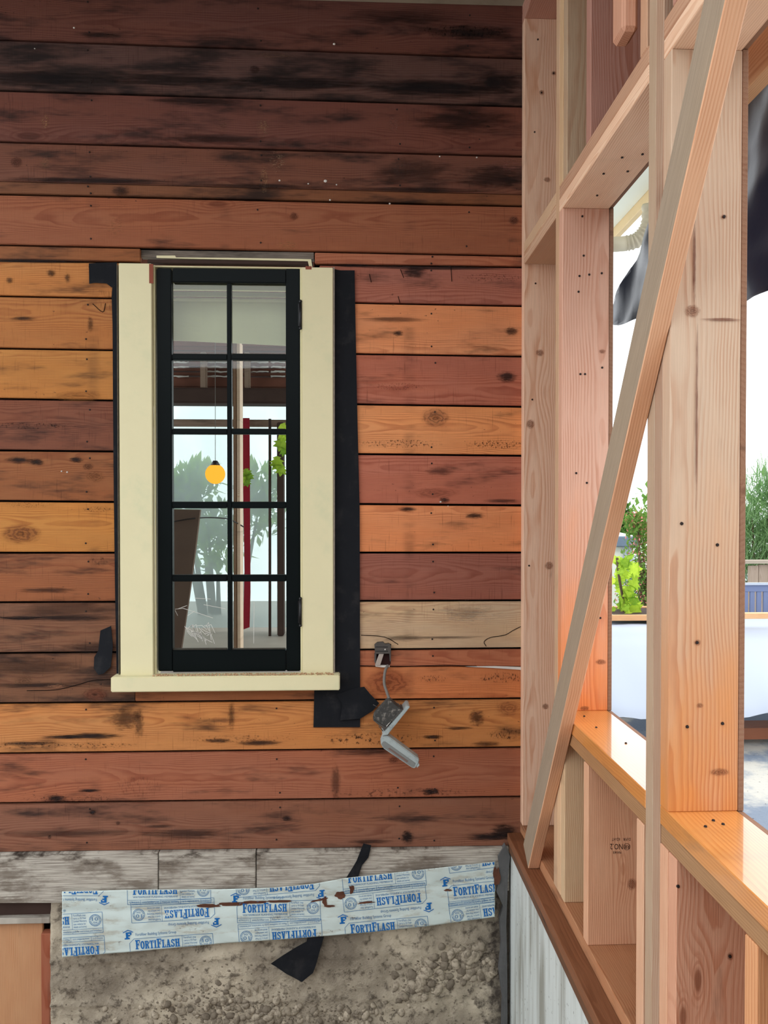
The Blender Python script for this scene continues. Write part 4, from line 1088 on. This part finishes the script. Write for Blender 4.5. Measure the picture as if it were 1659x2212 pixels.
# ------------------------------------------------------------------ porch behind the window
FZ = .90
slab('porch_floor', -3.0, .55, 2.92, 6.2, FZ - .06, FZ, plain('worn_porch_boards', rgb(150, 138, 126), .6, .3, .2, 6), 'pale worn floor of the porch behind the window', cat='floor')
slab('porch_roof', -3.0, .55, 2.92, 5.2, 3.30, 3.36, M['dark_beam'], 'dark porch roof behind the window', cat='roof')
def one(name, o, label, cat, group=None):
    o.name = name
    return tag(o, label, cat, group)
t = root('blind_pelmet', at_y(495, 650, 2.93), 'cream moulded pelmet behind the top panes', 'pelmet')
pq('fascia', 345, 590, 645, 628, 2.930, .02, M['canvas'], t); pq('moulding', 345, 629, 645, 641, 2.925, .02, M['cream'], t); pq('lower_bead', 345, 642, 645, 649, 2.920, .036, M['cream'], t)
o = sheet('canvas_blind', [at_y(345, 646, 2.955), at_y(650, 650, 2.955), at_y(650, 748, 2.955), at_y(495, 741, 2.955), at_y(345, 734, 2.955)], .004, M['canvas'], None, None, cuts=10, wob=.004, seed=11)
tag(o, 'cream canvas blind gathered behind the upper panes', 'blind')
gable = root('log_gable', at_y(495, 870, 4.4), 'brown log boarding with pale chinking above the plastic sheet', 'boarding')
for (y0, y1) in ((469, 540), (541, 612), (613, 684), (685, 757)): pq('log', 300, y0, 690, y1, 4.40, .10, M['log'], gable, .02)
for k, (y0, y1) in enumerate(((758, 792), (793, 802), (803, 812), (813, 840))):
    pq('log', 300, y0, 690, y1, 4.40 + .004 * k, .10, M['log'], gable, .010)
bmc = []
for yy in (782, 793, 803, 813):
    for (xa_, xb_) in ((374, 408), (446, 492), (542, 580), (585, 616)):
        if random.random() < .8:
            bmc.append([at_y(xa_ + (xb_ - xa_) * i / 6, yy + random.uniform(-1, 1), 4.392) for i in range(7)])
for P in bmc: link('chinking', tube_mesh('chinking', P, [.003 + .004 * random.random() for _ in P], 6), M['paper'], gable)
for (x0, x1) in ((432, 445), (527, 539)): pq('batten', x0, 760, x1, 838, 4.34, .05, M['gray'], gable, .004, rgb(150, 128, 112, .2))
pq('tie_beam', 300, 836, 690, 872, 4.33, .14, M['dark_beam'], gable, .01)
# milky plastic sheet hung from the beam
bm = bmesh.new(); Gq = []
xa, xb, za, zb = at_y(300, 900, 4.62).x, at_y(700, 900, 4.62).x, FZ + .02, at_y(495, 866, 4.62).z
for k in range(17):
    Gq.append([bm.verts.new((xa + (xb - xa) * i / 40, 4.62 + .02 * mnoise.noise(Vector((i * .35, k * .08, 0))) + .008 * mnoise.noise(Vector((i * 1.1, k * .1, 5))), za + (zb - za) * k / 16)) for i in range(41)])
for k in range(16):
    for i in range(40): bm.faces.new((Gq[k][i], Gq[k][i + 1], Gq[k + 1][i + 1], Gq[k + 1][i]))
o = link('plastic_sheet', bm_mesh('plastic_sheet', bm, True), M['poly'])
tag(o, 'milky translucent plastic sheet hung behind the window panes', 'plastic sheet')
o = pq('rail', 300, 905, 690, 921, 4.47, .06, M['gray'], None, .004, rgb(140, 118, 104, .3)); one('porch_rail', o, 'grey brown rail crossing the plastic sheet behind the middle panes', 'rail')
t = root('porch_post', at_y(512, 1400, 3.9), 'pale timber post behind the right column of panes', 'post')
pq('post_side', 503, 735, 511.5, 1440, 3.93, .10, M['gray'], t, .002, rgb(150, 124, 104, .2)); pq('post_face', 511, 735, 519.5, 1440, 3.90, .11, M['fir'], t, .002, rgb(238, 214, 190, .1))
o = sheet('red_strap', [at_y(522, 903, 4.45), at_y(539, 903, 4.45), at_y(540, 1100, 4.45), at_y(541, 1280, 4.45), at_y(539, 1355, 4.45), at_y(525, 1360, 4.45), at_y(528, 1240, 4.45), at_y(525, 1040, 4.45)], .006, M['red_strap'], cuts=8, wob=.004)
tag(o, 'dark red webbing strap hanging behind the right panes', 'strap')
o = link('lamp_pole', tube_mesh('lamp_pole', [at_y(583, 905, 4.42), at_y(583, 1374, 4.42)], .008, 8), M['dark_beam'])
tag(o, 'thin dark pole behind the right panes', 'pole')
o = pq('x', 598, 912, 613, 1373.5, 4.40, .09, M['dark_beam'], None, .004); one('porch_post_dark', o, 'dark timber post seen at the right edge of the panes', 'post')
o.name = 'porch_post'
o = sheet('leaning_board', [at_y(372, 1100, 3.7), at_y(432, 1101, 3.7), at_y(421, 1190, 3.7), at_y(408, 1290, 3.7), at_y(388, 1423, 3.7), at_y(368, 1423, 3.7)], .03, plain('brown_board', rgb(112, 92, 80), .8, .2, .2, 10))
tag(o, 'dark brown board leaning behind the lower left panes', 'board')
o = link('wire', tube_mesh('wire', bez([at_y(374, 1127, 3.688), at_y(410, 1121, 3.688), at_y(450, 1118, 3.75), at_y(492, 1121, 3.82), at_y(512, 1130, 3.898), at_y(526, 1138, 3.92)], 6), .0034, 6), M['iron'])
tag(o, 'thin black wire arching behind the fourth row of panes', 'wire')
bm = bmesh.new(); bmesh.ops.create_uvsphere(bm, u_segments=20, v_segments=12, radius=.055)
t = root('porch_lamp', at_y(465, 990, 4.28), 'warm orange globe lamp glowing in front of the plastic sheet', 'lamp')
link('globe', bm_mesh('globe', bm, True), M['lamp'], t, None, Matrix.Translation(at_y(465, 1024, 4.28)))
link('lamp_stem', tube_mesh('lamp_stem', [at_y(465, 1000, 4.28), at_y(465, 860, 4.28), Vector((at_y(465, 860, 4.28).x, 4.28, 3.30))], .0016, 6), M['cable'], t)
bm = bmesh.new(); bmesh.ops.create_cone(bm, segments=14, radius1=.03, radius2=.012, depth=.03, cap_ends=True)
link('lamp_cap', bm_mesh('lamp_cap', bm, True), M['iron'], t, None, Matrix.Translation(at_y(465, 1001, 4.28)))

# ------------------------------------------------------------------ leaves
def leaf_mesh(name, pts, fold=.25):
    """a folded leaf outline, unit length along +Y"""
    vs = [(0, 0, 0)] ; n = len(pts)
    L = [(x, y, abs(x) * fold) for x, y in pts]; Rr = [(-x, y, abs(x) * fold) for x, y in pts[::-1]]
    mid = [(0, y, 0) for x, y in pts]
    vs = L + [(-x, y, z) for x, y, z in L] + mid
    fs = []
    for i in range(n - 1):
        fs.append((2 * n + i, i, i + 1, 2 * n + i + 1)); fs.append((2 * n + i + 1, n + i + 1, n + i, 2 * n + i))
    return mesh_from(name, vs, fs)
maple = leaf_mesh('leaf', [(0.02, 0), (.30, .08), (.20, .22), (.55, .38), (.34, .46), (.48, .72), (.22, .64), (.02, 1.0)])
def foliage(name, centers, n, size, mat, parent, shape=((.0, 0), (.28, .35), (.22, .65), (.0, 1.0)), seed=1):
    rnd = random.Random(seed)
    vs, fs = [], []
    for _ in range(n):
        c, r = rnd.choice(centers)
        d = Vector((rnd.gauss(0, 1), rnd.gauss(0, 1), rnd.gauss(0, 1))).normalized() * r * rnd.random() ** .4
        p = Vector(c) + Vector((d.x, d.y, d.z))
        q = Matrix.Rotation(rnd.uniform(0, 6.28), 3, 'Z') @ Matrix.Rotation(rnd.uniform(-.6, 1.6), 3, 'X')
        s = size * rnd.uniform(.6, 1.3); k = len(vs)
        o4 = [(0, 0, 0), (.24, .4, .06), (0, 1, 0), (-.24, .4, .06)] if shape else [(-.02, 0, 0), (.02, 0, 0), (.012, 1, 0), (-.012, 1, 0)]
        for v in o4: vs.append(p + q @ (Vector(v) * s))
        fs.append((k, k + 1, k + 2)); fs.append((k, k + 2, k + 3))
    return link(name, mesh_from(name, vs, fs), mat, parent)
def shrub(name, label, cat, cpx, Y, spread, n, size, mat, base_z=-.02, needles=False, seed=1, extra=None, group=None):
    cs = [(at_y(px, py, Y + random.uniform(-.25, .25)), r) for px, py, r in cpx]
    mx = sum((c.x for c, r in cs)) / len(cs)
    t = root(name, (mx, Y, base_z), label, cat, group)
    for c, r in cs[:6]:
        link('branch', tube_mesh('branch', [(mx, Y, base_z), ((mx + c.x) / 2, (Y + c.y) / 2 + .05, (base_z + c.z) / 2 + .1), tuple(c)], [.035, .022, .008], 6), M['bark'], t)
    f = foliage('foliage', cs, n, size, mat, t, None if needles else True, seed); f['kind'] = 'stuff'
    if extra:
        g = foliage('blossom', cs, n // 3, size * .8, extra, t, True, seed + 5); g['kind'] = 'stuff'
    return t
# greenery that glows through the plastic sheet on the porch
shrub('porch_shrub', 'green leafy shrub blurred behind the plastic sheet', 'shrub', [(400, 1060, .16), (430, 1040, .14), (385, 1080, .16), (450, 1140, .2), (470, 1190, .22), (555, 1120, .2), (560, 1060, .16)], 5.4, 0, 1500, .10, M['leaf'], FZ - .9, seed=3)
lp = root('creeper', at_y(606, 1090, 4.36), 'small light green creeper climbing the dark post behind the panes', 'plant')
for (px, py, s) in ((606, 916, .09), (602, 930, .08), (612, 945, .09), (607, 965, .07), (598, 985, .08), (604, 995, .07), (610, 1005, .07), (530, 1012, .06), (536, 1020, .06), (524, 1022, .06), (531, 1035, .05)):
    m = Matrix.Translation(at_y(px, py, 4.36)) @ Matrix.Rotation(random.uniform(-.8, .8), 4, 'Y') @ Matrix.Rotation(-1.9, 4, 'X') @ Matrix.Scale(s, 4)
    link('leaf', maple, M['leaf'], lp, None, m)

# ------------------------------------------------------------------ the yard seen through the window holes
# eave with downspout
ev = root('house_eave', (1.5, 4.2, 3.42), 'cream painted eave with fascia outside beyond the far window hole', 'eave')
lumber('soffit_board', .95, 1.66, 2.95, 5.6, 3.42, 3.45, 'y', M['shed_white'], (1, 1, 1, 1), ev, .002)
lumber('fascia', 1.66, 1.70, 2.95, 5.6, 3.36, 3.52, 'y', plain('tan_fascia', rgb(222, 196, 150), .6), (1, 1, 1, 1), ev, .003)
ds = root('downspout', at_y(1360, 530, 4.3), 'ribbed cream downspout elbow under the eave', 'downspout')
def spout(path, name, r=.042):
    o = link(name, tube_mesh(name, path, r, 12), M['downspout'], ds)
spout([at_y(1290, 530, 4.3), at_y(1330, 528, 4.3), at_y(1354, 526, 4.3)], 'pipe')
el = bez([at_y(1354, 526, 4.3), at_y(1375, 519, 4.28), at_y(1392, 503, 4.26), at_y(1402, 480, 4.24), at_y(1404, 440, 4.22)], 8)
link('elbow', tube_mesh('elbow', el, [.043 + .004 * math.sin(i * 1.9) for i in range(len(el))], 12), M['downspout'], ds)
# black plastic hanging outside the wall
XT = 1.0
pts = [(1312, 700), (1330, 640), (1352, 580), (1378, 530), (1398, 485), (1420, 430), (1470, 330), (1540, 240), (1612, 178), (1659, 140), (1760, 60), (1800, 420), (1740, 560), (1659, 628), (1630, 640), (1600, 655), (1520, 690), (1420, 680), (1384, 682), (1360, 697), (1340, 703)]
o = sheet('black_plastic', [at_x(x, y, XT) for x, y in pts], .0012, M['black_poly'], None, None, back=Vector((1, 0, 0)), cuts=40, wob=.035, seed=3, freq=3.0, smooth=True)
tag(o, 'crumpled black plastic sheeting hanging outside the window holes', 'plastic sheet')
bt = lumber('plastic_batten', XT - .14, XT - .102, .9, 1.95, at_x(1635, 190, .88).z, at_x(1635, 82, .88).z, 'y', FIR, rgb(226, 180, 136, .1))
tag(bt, 'pale timber batten above the black plastic outside', 'batten')

# low white shed with a blue-grey roof edge
sh = root('garden_shed', at_y(1340, 1330, 9.0), 'small white shed with a blue-grey roof edge in the yard', 'shed')
c = at_y(1383, 1160, 9.0); d_ = at_y(1383, 1181, 9.0)
lumber('roof_edge', c.x - 1.6, c.x, 9.0, 10.6, d_.z, c.z + .01, 'x', M['slate'], (1, 1, 1, 1), sh, .01)
rf = [(c.x - 1.6, 9.0, c.z), (c.x, 9.0, c.z), (c.x, 10.6, c.z), (c.x - 1.6, 10.6, c.z), (c.x - .8, 9.8, c.z + .22)]
link('roof', mesh_from('roof', rf, [(0, 1, 4), (1, 2, 4), (2, 3, 4), (3, 0, 4)]), M['shed_white'], sh)
e_ = at_y(1370, 1200, 9.0)
lumber('shed_wall', c.x - 1.5, e_.x, 9.1, 10.5, -.02, d_.z, 'z', M['shed_white'], (1, 1, 1, 1), sh, .01)
lumber('corner_post', e_.x - .10, e_.x + .01, 9.06, 9.16, -.02, d_.z, 'z', M['white_tarp'], (1, 1, 1, 1), sh, .006)
# planter box with the leafy plant, standing on the tarp-covered pile
pz = at_y(1355, 1336, 6.2)
pl = root('planter_box', (pz.x, 6.2, pz.z - .2), 'wooden planter box on the white tarp pile', 'planter')
pw = FIR
zt_, zb2 = at_y(1355, 1329, 6.2).z, at_y(1355, 1341, 6.2).z
lumber('front_rail', pz.x - .14, pz.x + .9, 6.2, 6.24, zb2, zt_, 'x', pw, rgb(226, 176, 128, .1), pl)
lumber('back_rail', pz.x - .14, pz.x + .9, 6.78, 6.82, zb2, zt_, 'x', pw, rgb(226, 176, 128, .1), pl)
lumber('side_rail', pz.x - .14, pz.x - .10, 6.241, 6.779, zb2, zt_, 'y', pw, rgb(160, 150, 140, .1), pl)
lumber('side_rail', pz.x + .86, pz.x + .90, 6.241, 6.779, zb2, zt_, 'y', pw, rgb(160, 150, 140, .1), pl)
lumber('soil_bed', pz.x - .10, pz.x + .86, 6.24, 6.78, zb2, zt_ - .012, 'x', M['dark_beam'], (1, 1, 1, 1), pl)
mp = root('maple_plant', (at_y(1349, 1322, 6.5)), 'bright green broad-leaved plant growing in the wooden planter box', 'plant')
stemp = bez([at_y(1349, 1328, 6.5), at_y(1345, 1290, 6.5), at_y(1338, 1250, 6.5), at_y(1333, 1205, 6.5)], 6)
link('stem', tube_mesh('stem', stemp, .012, 6), M['bark'], mp)
for n in range(46):
    t_ = random.random()
    px, py = random.gauss(1350, 17), random.uniform(1208, 1322)
    if not 1322 < px < 1388: continue
    Yl = 6.5 + random.uniform(-.2, .2)
    m = Matrix.Translation(at_y(px, py, Yl)) @ Matrix.Rotation(random.uniform(0, 6.28), 4, 'Y') @ Matrix.Rotation(random.uniform(-2.2, -.9), 4, 'X') @ Matrix.Scale(random.uniform(.07, .13), 4)
    link('leaf', maple, M['leaf'], mp, None, m)
# white tarp over a pile
tz = zb2 - .014
bm = bmesh.new(); Gt = []
for k in range(34):
    row = []
    for i in range(60):
        s, v = i / 59, k / 33
        X = 1.35 + 3.6 * s
        if v < .6:
            t_ = v / .6; Yt = 5.0 + .95 * t_ ** 1.3; Z = .16 + (tz - .16) * t_ ** .9
        else:
            t_ = (v - .6) / .4; Yt = 5.95 + .95 * t_; Z = tz - .01 - .05 * t_ * t_
        lift = (1 - v) ** 3 * .10 * (1 + mnoise.noise(Vector((X * 2.2, 0, 7)))) if v < .5 else 0
        w = .045 * mnoise.noise(Vector((X * 2.6 + v * 2, v * 2.0, 0))) + .02 * mnoise.noise(Vector((X * 6, v * 4, 3)))
        row.append(bm.verts.new((X, Yt + w * (1 if v < .62 else 0) - .0, Z + lift + (w * .3 if v < .6 else -abs(w) * .25))))
    Gt.append(row)
for k in range(33):
    for i in range(59): bm.faces.new((Gt[k][i], Gt[k][i + 1], Gt[k + 1][i + 1], Gt[k + 1][i]))
o = link('white_tarp', bm_mesh('white_tarp', bm, True), M['white_tarp'])
tag(o, 'white tarp draped over a pile in the yard outside', 'tarp')
pk = lumber('tarp_plank', 2.3, 3.9, 5.25, 5.45, .02, .10, 'x', FIR, rgb(150, 96, 70, .2)); tag(pk, 'brown plank under the edge of the white tarp', 'plank')
# second planter rail, slatted bench, fence planks on the right
bz = at_y(1630, 1331, 5.9)
rl = lumber('timber_rail', bz.x - .3, bz.x + .22, 5.9, 5.97, at_y(1630, 1337, 5.9).z, at_y(1630, 1325, 5.9).z, 'x', FIR, rgb(230, 186, 140, .1)); tag(rl, 'pale timber rail lying on the white tarp below the slatted bench', 'timber')
bn = root('slatted_bench', at_y(1640, 1330, 7.1), 'blue-grey slatted bench back standing behind the white tarp', 'bench')
xa, xb = at_y(1590, 1300, 7.1).x, at_y(1720, 1300, 7.1).x
z_ = lambda py: at_y(1640, py, 7.1).z
lumber('cap_rail', xa, xb, 7.085, 7.14, z_(1264), z_(1259), 'x', M['white_tarp'], (1, 1, 1, 1), bn)
lumber('top_rail', xa, xb, 7.10, 7.13, z_(1278), z_(1264), 'x', M['lavender'], (1, 1, 1, 1), bn)
lumber('bottom_rail', xa, xb, 7.10, 7.13, z_(1345), z_(1324), 'x', M['lavender'], (1, 1, 1, 1), bn)
n_s = 9
for i in range(n_s):
    x = xa + (xb - xa) * (i + .5) / n_s
    lumber('slat', x - .022, x + .022, 7.105, 7.125, z_(1324), z_(1278), 'z', M['lavender'], (1, 1, 1, 1), bn)
for x in (xa + .02, xb - .02): lumber('bench_leg', x - .02, x + .02, 7.10, 7.14, -.02, z_(1345), 'z', M['lavender'], (1, 1, 1, 1), bn)
fp = root('plank_fence', at_y(1650, 1330, 7.9), 'weathered grey plank fence behind the slatted bench', 'fence')
xa = at_y(1618, 1240, 7.9).x
for i in range(9):
    lumber('fence_plank', xa + .11 * i, xa + .11 * i + .10, 7.9 + .01 * (i % 2), 7.93 + .01 * (i % 2), -.02, at_y(1640, 1222, 7.9).z + .01 * (i % 3), 'z', M['gray'], rgb(170, 152, 136, .2), fp)
lumber('fence_cap', xa - .05, xa + 1.05, 7.87, 7.98, at_y(1640, 1222, 7.9).z + .022, at_y(1640, 1214, 7.9).z + .02, 'x', M['gray'], rgb(176, 164, 150, .2), fp)
# plants
shrub('pine_tree', 'bushy green pine behind the plank fence', 'tree', [(1625, 1120, .45), (1660, 1100, .5), (1640, 1190, .5), (1700, 1150, .6), (1610, 1180, .4), (1680, 1060, .35), (1640, 1240, .5)], 9.2, 0, 5200, .22, M['pine'], needles=True, seed=8)
shrub('flowering_shrub', 'pink flowering shrub beside the white shed', 'shrub', [(1378, 1130, .16), (1390, 1165, .2), (1400, 1210, .3), (1395, 1250, .3), (1385, 1290, .3), (1420, 1280, .4)], 8.25, 0, 2600, .055, M['shrub'], seed=12, extra=M['pink'])
shrub('round_shrub', 'green leafy shrub behind the white shed roof', 'shrub', [(1338, 1110, .22), (1350, 1130, .25), (1330, 1140, .25), (1362, 1150, .22), (1340, 1170, .3)], 11.5, 0, 1500, .10, M['shrub'], seed=15)
shrub('garden_hedge', 'long low green hedge at the far edge of the yard', 'hedge', [(1250, 1150, .9), (1450, 1140, 1.0), (1550, 1150, .9), (1720, 1130, 1.2), (1850, 1150, 1.0)], 15.0, 0, 2600, .22, M['shrub'], seed=21)
